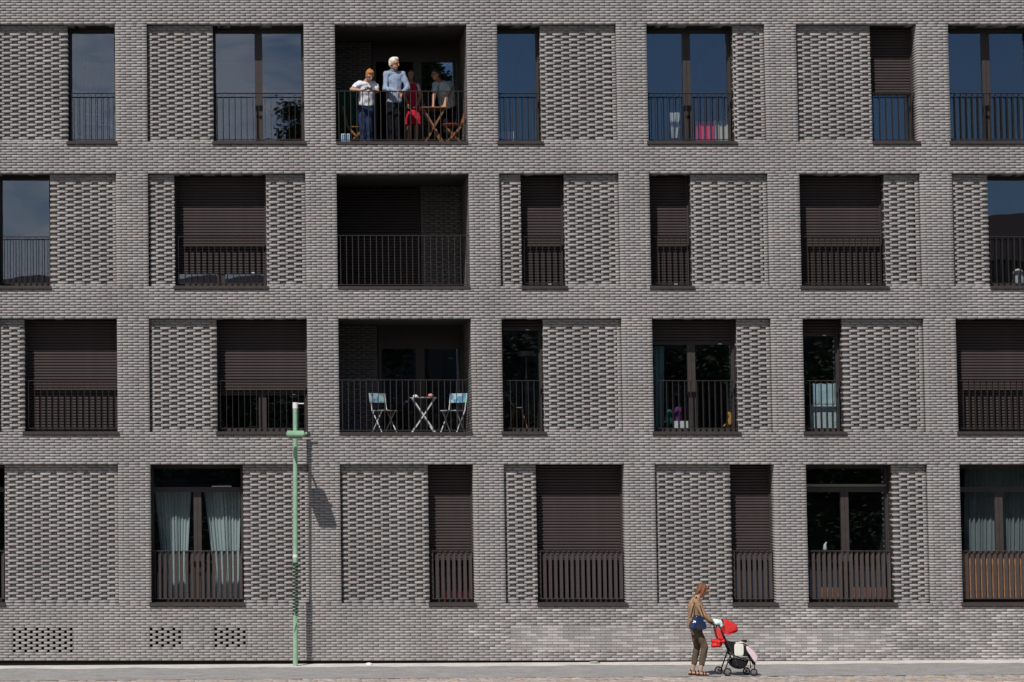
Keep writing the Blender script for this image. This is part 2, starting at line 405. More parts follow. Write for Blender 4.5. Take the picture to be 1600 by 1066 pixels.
me = bpy.data.meshes.new('brick'); me.from_pydata(sm.v, [], sm.f); me.materials.append(M_BRICK1)
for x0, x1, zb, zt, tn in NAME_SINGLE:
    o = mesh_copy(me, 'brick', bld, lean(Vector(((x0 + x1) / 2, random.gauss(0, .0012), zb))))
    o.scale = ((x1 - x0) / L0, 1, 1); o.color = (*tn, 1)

# recessed perforated panels: stretchers with gaps in every course, gaps closed by set-back headers
for o in [q for q in OPEN if q['kind'] == 'panel']:
    B = Bricks(); x0, x1 = o['x0'], o['x1']
    if not o['pier_l']: x0 += .0
    n = int(round((o['z1'] - o['z0']) / CO)); PP = .331; ph = x0 + random.choice((.0, .05, -.04))
    xr = x1 - (.085 if o['pier_r'] else 0)
    for j in range(n):
        zb, zt = o['z0'] + j * CO + .0030, o['z0'] + (j + 1) * CO - .0035
        if j >= n - 3 or j == 0:
            k = math.ceil((x0 - (j % 2) * PW / 2 + .03) / PW); cuts = [x0]
            while k * PW + (j % 2) * PW / 2 < x1 - .03: cuts.append(k * PW + (j % 2) * PW / 2); k += 1
            cuts.append(x1)
            for i in range(len(cuts) - 1): B.add(cuts[i] + PH / 2, cuts[i + 1] - PH / 2, PD, PD + .08, zb, zt, tone())
            continue
        p = ph - .4 + (PP / 2 if j % 2 else 0)
        endrow = False
        while p < xr:
            a, b = max(p, x0 + .004), min(p + .208 + random.gauss(0, .003), xr)
            if b - a > .03:
                edge = (b > x1 - .05 or a < x0 + .03)
                b = x1 - .003 if (o['pier_r'] and b > xr - .001) else b
                reach = o['pier_r'] and b > xr
                if reach: endrow = True
                B.add(a, b, PD, PD + (.30 if edge and not (o['pier_r'] and b > x1 - .05) else .09), zb, zt, tone())
            a, b = max(p + .205, x0 + .004), min(p + PP + .003, xr)
            if b - a > .02: B.add(a + .001, b - .001, PD + RD + random.gauss(0, .0015), PD + .11, zb, zt, tone())
            p += PP
        if o['pier_r'] and not endrow: B.add(xr + .005, x1 - .002, PD, PD + .09, zb, zt, tone())
    part = bpy.data.objects.new('brick_panel', None); parent_to(part, bld, lean(Vector(((x0 + x1) / 2, PD, o['z0']))))
    B.build('panel_bricks', part, yj=.0020)
# airbrick vents
for o in [q for q in OPEN if q['kind'] == 'vent']:
    B = Bricks(); n = int(round((o['z1'] - o['z0']) / CO))
    for j in range(n):
        zb, zt = o['z0'] + j * CO + .0044, o['z0'] + (j + 1) * CO - .0054; p = o['x0'] - VP + (0 if j % 2 == 0 else VP / 2)
        while p < o['x1']:
            a, b = max(p + .057, o['x0']), min(p + VP, o['x1'])
            if b - a > .02: B.add(a, b, 0, .09, zb, zt, tone())
            p += VP
    B.build('airbrick_vent', bld, kind=None)

# wall core behind the bricks
def core(name, x0, x1, z0, z1, y0, y1, cut, m, parent, e=.012):
    xs = sorted({x0, x1, *[min(max(v, x0), x1) for c in cut for v in (c[0] - e, c[1] + e)]}); zs = sorted({z0, z1, *[min(max(v, z0), z1) for c in cut for v in (c[2] - e, c[3] + e)]})
    b = MB()
    for i in range(len(zs) - 1):
        zc = (zs[i] + zs[i + 1]) / 2; run = None
        for k in range(len(xs) - 1):
            xc = (xs[k] + xs[k + 1]) / 2
            sol = not any(c[0] - e < xc < c[1] + e and c[2] - e < zc < c[3] + e for c in cut)
            if sol and run is None: run = xs[k]
            if (not sol) and run is not None: b.box(run, xs[k], y0, y1, zs[i], zs[i + 1]); run = None
        if run is not None: b.box(run, xs[-1], y0, y1, zs[i], zs[i + 1])
    return b.build(name, m, parent, leaned=True)
allo = [(o['x0'], o['x1'], o['z0'], o['z1']) for o in OPEN]
big = [(o['x0'], o['x1'], o['z0'], o['z1']) for o in OPEN if o['kind'] in ('win', 'loggia')]
core('wall_core', XL, XR, Z0, ZTOP, .018, PD + .012, allo, MORTAR, bld)
core('wall_core', XL, XR, Z0, ZTOP, PD + .0122, PD + RD + .016, [(o['x0'], o['x1'], o['z0'], o['z1']) for o in OPEN], MORTAR, bld)
core('wall_core', XL, XR, Z0, ZTOP, PD + RD + .0162, .62, big, MORTAR, bld, e=.004)
b = MB(); b.box(XL, XR, 5.0, 12, -.4, ZTOP); b.box(XL, XR, .63, 4.99, ZTOP - .3, ZTOP)
b.box(XL, XL + .3, .63, 4.99, -.4, ZTOP - .31); b.box(XR - .3, XR, .63, 4.99, -.4, ZTOP - .31); b.build('building_body', MORTAR, bld, leaned=True)
b = MB(); b.box(XL, XR, .05, .6, -.5, Z0 - .002); b.build('foundation', VOID, bld, leaned=True)  # near-black colour stands in for the shade of the gap under the bricks

# ------------------------------------------------------------------ windows, shutters, railings, loggias
SLAT = .0570
slat_meshes = {}
def slat_mesh(w, m):
    key = round(w, 3)
    if key not in slat_meshes:
        b = MB(); h = SLAT
        prof = [(.0, .004), (-.011, .009), (-.014, .022), (-.014, .038), (-.006, .046), (.006, .046), (.006, .004)]
        n = len(prof); vs = [(x, y, z) for x in (-w / 2, w / 2) for y, z in prof]
        b.add(vs, [tuple(range(n)), tuple(range(2 * n - 1, n - 1, -1))] + [(i, i + n, (i + 1) % n + n, (i + 1) % n) for i in range(n)])
        me = bpy.data.meshes.new('shutter_slat'); me.from_pydata([(v.x - LEAN * v.z, v.y, v.z) for v in b.v], [], b.f); me.materials.append(m); me.update()
        slat_meshes[key] = me
    return slat_meshes[key]
bal_meshes = {}
def bal_mesh(hgt, style):
    key = (round(hgt, 3), style)
    if key not in bal_meshes:
        b = MB()
        if style == 'fin': b.box(-.004, .004, -.04, .04, 0, hgt)
        elif style == 'rod': b.box(-.0065, .0065, -.016, .016, 0, hgt)
        else:
            M = Matrix.Rotation(-math.radians(38), 4, 'Z'); b.box(-.038, .038, -.005, .005, 0, hgt, M=M)
        me = bpy.data.meshes.new('baluster'); me.from_pydata([(v.x - LEAN * v.z, v.y, v.z) for v in b.v], [], b.f)
        me.materials.append(RAILM if style == 'louvre' else RAILD); me.update(); bal_meshes[key] = me
    return bal_meshes[key]
N_SLAT = 0; N_BAL = 0
rooms = []
def railing(o, parent, z_rail, z_low, Y, style, spacing):
    global N_BAL
    x0, x1 = o['x0'] + .004, o['x1'] - .004
    rl = bpy.data.objects.new('railing', None); parent_to(rl, parent, lean(Vector(((x0 + x1) / 2, Y, z_low))))
    tr = MB()
    if style == 'rod': tr.box(x0, x1, Y - .025, Y + .025, z_rail - .012, z_rail)
    else: tr.box(x0, x1, Y - .042, Y + .042, z_rail - .012, z_rail)
    tr.build('top_rail', RAILM if style == 'louvre' else RAILD, rl, leaned=True)
    br = MB(); br.box(x0, x1, Y - .02, Y + .02, z_low, z_low + .014); br.build('bottom_rail', RAILM if style == 'louvre' else RAILD, rl, leaned=True)
    h = z_rail - .013 - z_low - .015; me = bal_mesh(h, style); n = int(round((x1 - x0) / spacing)); sp = (x1 - x0) / n
    xs = [x0 + sp * (i + .5) for i in range(n)]
    if N_BAL + n <= 300:
        for x in xs: mesh_copy(me, 'baluster', rl, lean(Vector((x, Y, z_low + .0145))))
        N_BAL += n
    else:
        b = MB()
        for x in xs:
            if style == 'fin': b.box(x - .005, x + .005, Y - .04, Y + .04, z_low + .0145, z_low + .0145 + h)
            elif style == 'rod': b.box(x - .0065, x + .0065, Y - .016, Y + .016, z_low + .0145, z_low + .0145 + h)
            else:
                M = Matrix.Translation((x, Y, z_low + .0145)) @ Matrix.Rotation(-math.radians(38), 4, 'Z'); b.box(-.038, .038, -.005, .005, 0, h, M=M)
        b.build('balusters', RAILM if style == 'louvre' else RAILD, rl, leaned=True, kind='stuff')
    return rl
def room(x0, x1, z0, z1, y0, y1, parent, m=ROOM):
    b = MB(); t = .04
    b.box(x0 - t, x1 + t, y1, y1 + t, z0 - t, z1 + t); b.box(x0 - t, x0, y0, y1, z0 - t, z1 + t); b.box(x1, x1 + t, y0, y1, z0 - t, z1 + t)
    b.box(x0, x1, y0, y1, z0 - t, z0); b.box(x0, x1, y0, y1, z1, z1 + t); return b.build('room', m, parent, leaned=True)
def shutter(x0, x1, ztop, zbot, Y, win, single):
    global N_SLAT
    n = max(1, int((ztop - zbot) / SLAT)); me = slat_mesh(x1 - x0, SLATM)
    if single and N_SLAT + n <= 300:
        for i in range(n):
            z = ztop - (i + 1) * SLAT; mesh_copy(me, 'shutter_slat', win, lean(Vector(((x0 + x1) / 2, Y, z))))
        N_SLAT += n
    else:
        b = MB()
        for i in range(n):
            z = ztop - (i + 1) * SLAT; p = Vector(((x0 + x1) / 2, Y, z))
            b.add([v.co + p for v in me.vertices], [tuple(f.vertices) for f in me.polygons])
        b.build('shutter_slats', SLATM, win, leaned=True, kind='stuff')
    zb = ztop - n * SLAT
    b = MB(); b.box(x0, x1, Y - .012, Y + .01, zb - .035, zb - .001); b.build('shutter_bar', DARKM, win, leaned=True)
    b = MB(); b.box(x0, x1, Y + .012, Y + .016, zb, ztop); b.build('shutter_backing', SLATD, win, leaned=True)
    if win['row'] in (1, 2) :
        xq = x1 - .28; b = MB(); b.box(xq, xq + .07, Y - .016, Y - .0125, zb - .025, zb - .009); b.build('tag', mat('white_plastic', (.75, .74, .72), .5), win, leaned=True)
RAILZ = [at(0, 142)[2], at(0, 367.5)[2], at(0, 593.5)[2], at(0, 861)[2]]
for o in [q for q in OPEN if q['kind'] == 'win']:
    r = o['row']; x0, x1, z0, z1 = o['x0'], o['x1'], o['z0'], o['z1']; opt = o['opt']; n = opt['n']
    w = bpy.data.objects.new('window', None); parent_to(w, bld, lean(Vector(((x0 + x1) / 2, WD, z0)))); w['row'] = r
    yf0, yf1 = WD + .02, WD + .10
    sd, tp = .05, (.075 if r == 0 else .07)
    fr = MB(); zt_ = z1 - .0
    fr.box(x0, x1, yf0, yf1, zt_ - tp, zt_); fr.box(x0, x0 + sd, yf0, yf1, z0, zt_ - tp); fr.box(x1 - sd, x1, yf0, yf1, z0, zt_ - tp)
    fr.box(x0 + sd, x1 - sd, yf0, yf1, z0, z0 + .09)
    ztr = None
    if opt.get('tr'):
        ztr = at(0, 765)[2]; fr.box(x0 + sd, x1 - sd, yf0 - .003, yf1, ztr - .05, ztr + .05)
    cols = [(x0 + sd, x1 - sd)]
    if n == 2:
        xm = (x0 + x1) / 2; mw = .078; zc = (ztr - .05) if ztr else zt_ - tp
        fr.box(xm - mw, xm - .003, yf0 - .006, yf1, z0 + .09, zc); fr.box(xm + .003, xm + mw, yf0 - .006, yf1, z0 + .09, zc)
        fr.box(xm - .003, xm + .003, yf0 + .01, yf1, z0 + .09, zc)
        cols = [(x0 + sd, xm - mw), (xm + mw, x1 - sd)]
    fr.build('frame', DARKM, w, leaned=True)
    for a, b_ in cols:
        zp = (ztr - .05) if ztr else zt_ - tp
        p = MB(); p.box(a, b_, yf0 + .045, yf0 + .055, z0 + .09, zp); p.build('pane', M_GLASS, w, leaned=True)
    if ztr and o['span'] == 5: p = MB(); p.box(x0 + .032, x1 - .032, yf0 - .03, yf0 - .006, ztr + .06, ztr + .11); p.build('blind_bar', mat('pale_green_bar', (.16, .18, .12), .5), w, leaned=True)
    if ztr and o['span'] == 1: p = MB(); p.box(x0 + 1.22, x0 + 1.62, yf0 - .012, yf0 - .004, ztr + .055, ztr + .075); p.build('trickle_vent', mat('grey_aluminium', (.45, .47, .52), .4), w, leaned=True)
    if ztr: p = MB(); p.box(x0 + sd, x1 - sd, yf0 + .045, yf0 + .055, ztr + .05, zt_ - tp); p.build('pane', M_GLASS, w, leaned=True)
    if n == 2 and not opt.get('sh'):
        b = MB(); b.box(xm - .05, xm + .05, yf0 - .03, yf0 - .007, z0 + .56, z0 + .60); b.build('handle', VOID, w, leaned=True)
    si = MB(); zs = z0
    si.add([(x0 - .03, -.04, zs - .052), (x1 + .03, -.04, zs - .052), (x1 + .03, -.04, zs - .008), (x0 - .03, -.04, zs - .008),
            (x0 - .03, -.001, zs - .052), (x1 + .03, -.001, zs - .052), (x1 + .03, -.001, zs + .001), (x0 - .03, -.001, zs + .001)],
           [(0, 1, 2, 3), (3, 2, 6, 7), (0, 4, 5, 1), (1, 5, 6, 2), (0, 3, 7, 4), (4, 7, 6, 5)])
    si.box(x0 + .001, x1 - .001, -.0005, yf0 - .001, zs + .001, zs + .012)
    si.build('sill', DARKM, w, leaned=True)
    # side channels for the shutter
    for qa, qb in ((x0 + .001, x0 + .03), (x1 - .03, x1 - .001)):
        ch = MB(); ch.box(qa, qb, WD - .035, WD + .019, z0 + .013, z1 - .001); ch.build('shutter_rail', DARKM, w, leaned=True)
    if opt.get('sh'):
        shutter(x0 + .032, x1 - .032, z1 - .005, max(at(0, opt['sh'])[2], z0 + .05), WD, w, n == 2 and o['span'] >= 0)
    railing(o, w, RAILZ[r], z0 + .075, .30, 'louvre' if r == 3 else 'fin', .1105 if r == 3 else .1215)
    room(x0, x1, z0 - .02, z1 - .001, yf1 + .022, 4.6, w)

BRKDARK = .55
for o in [q for q in OPEN if q['kind'] == 'loggia']:
    r = o['row']; x0, x1, z0, z1 = o['x0'], o['x1'], o['z0'], o['z1']; Y1 = 2.1
    lg = bpy.data.objects.new('loggia', None); parent_to(lg, bld, lean(Vector(((x0 + x1) / 2, 0, z0))))
    b = MB(); b.box(x0, x1, -.02, Y1, z0 - .055, z0 + .0); b.build('floor', DARKM, lg, leaned=True)
    b = MB(); b.box(x0, x1, .31, Y1, z1, z1 + .05); b.build('ceiling', CONC, lg, leaned=True)
    # brick side and back walls; loggia shade is put into the brick tone
    xs = nx({0: 588, 1: 664, 2: 597}[r], ZL[r]); xb = (x0, xs - .02) if r != 1 else (xs + .02, x1)
    xw = (xs, x1) if r != 1 else (x0, xs)
    xb = (xb[0], xb[1]) ; B = Bricks(); nn = NB[r]
    for j in range(nn):
        zb, zt = z0 + j * CO + .0044, z0 + (j + 1) * CO - .0054; off = (j % 2) * PW / 2; k = math.ceil((xb[0] - off + .03) / PW); cuts = [xb[0]]
        while k * PW + off < xb[1] - .03: cuts.append(k * PW + off); k += 1
        cuts.append(xb[1])
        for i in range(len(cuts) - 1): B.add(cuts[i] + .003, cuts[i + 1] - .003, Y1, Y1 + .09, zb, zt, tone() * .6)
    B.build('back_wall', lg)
    b = MB(); b.box(x0, x1, Y1 + .012, Y1 + .3, z0 - .05, z1 + .05) if False else b.box(xb[0], xb[1], Y1 + .012, Y1 + .2, z0, z1); b.build('wall_core', MORTAR, lg, leaned=True)
    for side in (0, 1):
        B = Bricks()
        for j in range(nn):
            zb, zt = z0 + j * CO + .0044, z0 + (j + 1) * CO - .0054; y = .32 if j % 2 else .32 + PW / 2
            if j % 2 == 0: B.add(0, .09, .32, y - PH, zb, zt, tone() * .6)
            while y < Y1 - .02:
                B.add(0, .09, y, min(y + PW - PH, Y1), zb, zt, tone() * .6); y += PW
        if side: B.b = [(x1, x1 + .09, *q[2:]) for q in B.b]
        else: B.b = [(x0 - .09, x0, *q[2:]) for q in B.b]
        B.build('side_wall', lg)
        b = MB(); b.box(*((x1 + .012, x1 + .2) if side else (x0 - .2, x0 - .012)), .63, Y1 + .05, z0, z1); b.build('wall_core', MORTAR, lg, leaned=True)
    # glazed doors
    w = bpy.data.objects.new('balcony_door', None); parent_to(w, bld, lean(Vector(((xw[0] + xw[1]) / 2, Y1, z0)))); w['row'] = 9
    a, c = xw; zt_ = at(0, {0: 68, 1: 291, 2: 510}[r], Y1)[2]
    zd = {0: at(0, 97, Y1)[2], 1: zt_, 2: at(0, 545, Y1)[2]}[r]
    fr = MB(); fr.box(a, c, Y1, Y1 + .08, zd, z1)
    fr.box(a, a + .07, Y1, Y1 + .08, z0, zd); fr.box(c - .07, c, Y1, Y1 + .08, z0, zd); xm = nx(660 if r == 0 else 665, ZL[r]) if r != 1 else (a + c) / 2
    fr.box(xm - .09, xm + .09, Y1 - .005, Y1 + .08, z0 + .1, zd); fr.box(a + .07, c - .07, Y1, Y1 + .08, z0, z0 + .1)
    fr.build('frame', DARKM, w, leaned=True)
    for q_, (p0, p1) in enumerate(((a + .07, xm - .09), (xm + .09, c - .07))):
        yy = Y1 + .035
        if r == 0 and q_ == 0: p0, p1, yy = xm + .095, c - .075, Y1 + .055      # the left leaf stands slid open behind the right one
        p = MB(); p.box(p0, p1, yy, yy + .008, z0 + .1, zd); p.build('pane', M_GLASS, w, leaned=True)
    if r == 1: shutter(a + .03, c - .03, z1 - .06, z0 + .05, Y1 - .03, w, False)
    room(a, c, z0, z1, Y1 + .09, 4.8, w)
    railing(o, lg, RAILZ[r] + .004, z0 + .03, .05, 'rod', .1185)

# ------------------------------------------------------------------ ground
def gsheet(name, x0, x1, y0, y1, dz, m, n=1):
    b = MB(); nn = 24; xs = [x0 + (x1 - x0) * i / nn for i in range(nn + 1)]
    for i in range(nn):
        b.add([(xs[i], y0, zg(xs[i]) + dz), (xs[i + 1], y0, zg(xs[i + 1]) + dz), (xs[i + 1], y1, zg(xs[i + 1]) + dz), (xs[i], y1, zg(xs[i]) + dz)], [(0, 1, 2, 3)])
    o = b.build(name, m); tag(o, kind='structure'); return o
def ground_mat(name, c1, c2, s1=3, s2=180, bump=.5, patch=None):
    m = bpy.data.materials.new(name); m.use_nodes = True; n = m.node_tree; b = n.nodes['Principled BSDF']; b.inputs['Roughness'].default_value = .92
    g = n.nodes.new('ShaderNodeNewGeometry'); q = n.nodes.new('ShaderNodeTexNoise'); q.inputs['Scale'].default_value = s1; q.inputs['Detail'].default_value = 8; q.inputs['Roughness'].default_value = .7
    v = n.nodes.new('ShaderNodeTexVoronoi'); v.inputs['Scale'].default_value = s2
    r = n.nodes.new('ShaderNodeValToRGB'); r.color_ramp.elements[0].color = (*c1, 1); r.color_ramp.elements[1].color = (*c2, 1)
    r.color_ramp.elements[0].position = .35; r.color_ramp.elements[1].position = .68
    k = n.nodes.new('ShaderNodeMix'); k.data_type = 'RGBA'; k.blend_type = 'MULTIPLY'; k.inputs['Factor'].default_value = .55
    bp = n.nodes.new('ShaderNodeBump'); bp.inputs['Strength'].default_value = bump; bp.inputs['Distance'].default_value = .01
    r3 = n.nodes.new('ShaderNodeMapRange'); r3.inputs['To Min'].default_value = .55; r3.inputs['To Max'].default_value = 1.35; r3.inputs['From Max'].default_value = 1.0
    sep = n.nodes.new('ShaderNodeSeparateColor')
    l = n.links.new; l(g.outputs['Position'], q.inputs['Vector']); l(g.outputs['Position'], v.inputs['Vector']); l(q.outputs['Fac'], r.inputs['Fac'])
    l(v.outputs['Color'], sep.inputs[0]); l(sep.outputs[0], r3.inputs['Value']); l(r.outputs['Color'], k.inputs['A']); l(r3.outputs['Result'], k.inputs['B']); l(k.outputs['Result'], b.inputs['Base Color'])
    l(v.outputs['Distance'], bp.inputs['Height']); l(bp.outputs['Normal'], b.inputs['Normal'])
    return m
M_ASPH = ground_mat('worn_asphalt', (.25, .243, .235), (.355, .343, .33), 2.0, 38, bump=.8)
M_LIGHT = ground_mat('pale_concrete_edge', (.50, .47, .43), (.72, .68, .63), 1.6, 60)
M_ROAD = ground_mat('road_asphalt', (.05, .05, .05), (.075, .072, .07), 1, 90)
gsheet('ground', -90, 110, -200, 60, -.06, M_ROAD)
gsheet('asphalt_pavement', -30, 45, -4.15, .06, 0, M_ASPH)
# pale strip at the wall foot with a ragged outer edge
b = MB(); N = 260; x = -9
for i in range(N):
    xa, xb_ = -9 + i * .1, -9 + (i + 1) * .1
    ea = -1.0 - .35 * noise.noise(Vector((xa * .9, 3, 0))) - .12 * noise.noise(Vector((xa * 6, 1, 0))); eb = -1.0 - .35 * noise.noise(Vector((xb_ * .9, 3, 0))) - .12 * noise.noise(Vector((xb_ * 6, 1, 0)))
    b.add([(xa, ea, zg(xa) + .004), (xb_, eb, zg(xb_) + .004), (xb_, .055, zg(xb_) + .004), (xa, .055, zg(xa) + .004)], [(0, 1, 2, 3)])
tag(b.build('concrete_edging', M_LIGHT), kind='structure')
pv = tag(gsheet('paved_strip', -30, 45, -9, -4.16, -.035, mat('paving_joint', (.30, .27, .24), .95)), kind='structure')
M_PAVE = brick_mat('paving_stone', True)
pb = Bricks(); n_single = 0
pmesh = MB(); pmesh.box(-.085, .085, -.048, .048, -.04, .0)
pme = bpy.data.meshes.new('paving_stone'); pme.from_pydata(pmesh.v, [], pmesh.f); pme.materials.append(M_PAVE)
def ptone():
    q = random.random(); f = random.uniform(.8, 1.15)
    return np.array([.46, .38, .34] if q < .45 else [.42, .39, .37] if q < .8 else [.50, .40, .30]) * f
for j in range(16):
    y = -4.22 - j * .104
    for i in range(140):
        x = -7.6 + i * .178 + (j % 2) * .089
        vis = -5.6 < x < 15.2
        if j in (9, 10, 11) and vis and n_single < 300:
            o = mesh_copy(pme, 'paving_stone', pv, Vector((x, y, zg(x) - .002 + random.gauss(0, .003)))); o.color = (*ptone(), 1); n_single += 1
        else:
            z = zg(x) + random.gauss(0, .003); zz = z
            x_ = x - LEAN * (ZR - zz); pb.add(x_ - .085, x_ + .085, y - .048, y + .048, z - .04, z - .002, ptone())
pb.build('paving_stones', pv)

# ------------------------------------------------------------------ street lamp
GREEN = mat('pale_green_paint', (.25, .42, .28), .45, noise_s=7, noise_a=.12, spec=.5)
WHITEP = mat('white_plastic', (.75, .74, .72), .5)
BLACKR = mat('black_rubber', (.012, .012, .012), .6)
pb_ = at(461.5, 1040, -.6); PX = pb_.x; PZ = zg(PX); ptop = at(461.5, 629, -.6)[2]
lamp = thing('street_lamp', 'pale green street lamp post with white cap and box lantern before the brick wall', 'street lamp', (PX, -.6, PZ))
b = MB(); b.tube([(PX, -.6, PZ), (PX, -.6, PZ + 2.6), (PX, -.6, ptop - .12)], [.048, .046, .045], n=20); b.build('pole', GREEN, lamp, smooth=True)
b = MB(); b.tube([(PX, -.6, ptop - .12), (PX, -.6, ptop)], .051, n=20); b.build('cap', WHITEP, lamp, smooth=False)
b = MB(); b.bar((PX + .05, -.6, ptop - .02), (PX + .17, -.6, ptop - .02), .03, .02); b.build('sensor_arm', WHITEP, lamp)
hz = at(461, 679, -1.15)[2]
b = MB(); b.tube([(PX, -.55, hz + .05), (PX, -.75, hz + .13), (PX, -.88, hz + .15), (PX, -1.0, hz + .07)], .022, n=8); b.build('bracket_arm', GREEN, lamp, smooth=True)
b = MB()   # lantern: long flattened box with chamfered underside, pointing away from the wall
secs = [(-.86, .15, .05, -.03), (-.94, .19, .072, -.045), (-1.26, .19, .072, -.052), (-1.42, .175, .012, -.022)]
vs = []; n = 6
for y, w, up, dn in secs: vs += [(PX - w, y, hz + .0), (PX - w * .84, y, hz + up), (PX + w * .84, y, hz + up), (PX + w, y, hz + .0), (PX + w * .8, y, hz + dn), (PX - w * .8, y, hz + dn)]
b.add(vs, [(k * n + i, k * n + (i + 1) % n, (k + 1) * n + (i + 1) % n, (k + 1) * n + i) for k in range(3) for i in range(n)] + [tuple(range(n)), tuple(range(4 * n - 1, 3 * n - 1, -1))])
b.build('lantern_housing', GREEN, lamp)
b = MB(); b.box(PX - .13, PX + .13, -1.24, -.98, hz - .078, hz - .048); b.build('diffuser', mat('grey_diffuser', (.22, .26, .22), .3), lamp)
b = MB(); b.tube([(PX + .19, -1.1, hz + .02), (PX + .225, -1.1, hz + .02)], .026, n=10); b.build('hinge', GREEN, lamp)
b = MB(); za, zb_ = at(0, 871, -.6)[2], at(0, 866.5, -.6)[2]; b.tube([(PX, -.6, za), (PX, -.6, zb_)], .049, n=20); b.build('white_band', WHITEP, lamp)
zh, zl = at(0, 880, -.6)[2], at(0, 962, -.6)[2]
b = MB(); pts = []
for k in range(15 * 12):
    a = k / 12 * 2 * PI; pts.append((PX + .048 * math.cos(a), -.6 + .048 * math.sin(a), zh + (zl - zh) * k / 180))
b.tube(pts, .0125, n=6)
pts = [(PX + .048 * math.cos(-k / 12 * 2 * PI), -.6 + .048 * math.sin(-k / 12 * 2 * PI), zh + (zl - zh) * k / 180) for k in range(180)]
b.tube(pts, .0125, n=6); b.build('wound_black_strap', BLACKR, lamp, smooth=True)
b = MB(); b.bar((PX + .05, -.665, zl), (PX - .03, -.67, zl - .3), .012, .012); b.bar((PX - .02, -.665, zl + .05), (PX + .05, -.67, zl - .2), .012, .012); b.build('loose_strap_end', GREEN, lamp)
b = MB(); b.tube([(PX, -.6, za - .1), (PX, -.6, za - .125)], .049, n=20); b.build('black_band', BLACKR, lamp)

# ------------------------------------------------------------------ people
def unit(v): v = Vector(v); return v.normalized()
def hand(b, wr, d, palm_n, thumb_dir, s=1.0, curl=.5):
    """palm plus five separate fingers; d = pointing direction, palm_n = direction the palm faces"""
    d = unit(d); pn = unit(palm_n); pn = (pn - d * pn.dot(d)).normalized(); sd = d.cross(pn)
    if sd.dot(Vector(thumb_dir)) < 0: sd = -sd
    wr = Vector(wr); pc = wr + d * .085 * s
    b.capsule(wr, wr + d * .03 * s, .024 * s, .027 * s, .75, sd)
    b.capsule(wr + d * .03 * s, pc, .034 * s, .038 * s, .45, sd)
    for i, (o, ln) in enumerate(((.030, .070), (.010, .078), (-.010, .073), (-.030, .058))):
        p0 = pc + sd * o * s - d * .012 * s; d1 = (d + pn * curl * .5 + sd * o * 3).normalized(); d2 = (d + pn * curl * 1.8).normalized(); d3 = (d * .6 + pn * curl * 2.4).normalized()
        p1 = p0 + d1 * ln * .5 * s; p2 = p1 + d2 * ln * .32 * s; p3 = p2 + d3 * ln * .25 * s
        b.capsule(p0, p1, .0095 * s, .009 * s, n=8); b.capsule(p1, p2, .009 * s, .0085 * s, n=8); b.capsule(p2, p3, .0085 * s, .0075 * s, n=8)
    t0 = wr + d * .03 * s + sd * .028 * s; t1 = t0 + (sd * .8 + d * .7).normalized() * .04 * s; t2 = t1 + (d + pn * curl + sd * .15).normalized() * .035 * s
    b.capsule(t0, t1, .013 * s, .011 * s, n=8); b.capsule(t1, t2, .011 * s, .009 * s, n=8)
def head_mesh(b, c, face, up, s=1.0):
    f = unit(face); u = unit(up); u = (u - f * u.dot(f)).normalized(); r = f.cross(u)
    c = Vector(c); M = Matrix((r, f, u)).transposed()
    b.ell(c + u * .025 * s, (.074 * s, .092 * s, .088 * s), M=M)
    b.ell(c - u * .035 * s + f * .012 * s, (.058 * s, .070 * s, .078 * s), M=M)
    b.ell(c - u * .088 * s + f * .052 * s, (.026 * s, .024 * s, .022 * s), M=M)          # chin
    b.capsule(c + f * .086 * s + u * .012 * s, c + f * .108 * s - u * .024 * s, .009 * s, .014 * s, n=8)   # nose
    b.ell(c + f * .080 * s - u * .053 * s, (.026 * s, .014 * s, .010 * s), M=M)          # lips
    b.ell(c + f * .076 * s + u * .028 * s, (.048 * s, .016 * s, .011 * s), M=M)          # brow
    for q in (-1, 1): b.ell(c + r * .076 * s * q - f * .004 * s - u * .008 * s, (.012 * s, .020 * s, .032 * s), M=M)
    return c, f, u, r
EYE = mat('eye', (.03, .022, .018), .3); LIP = mat('lips', (.33, .10, .09), .5)
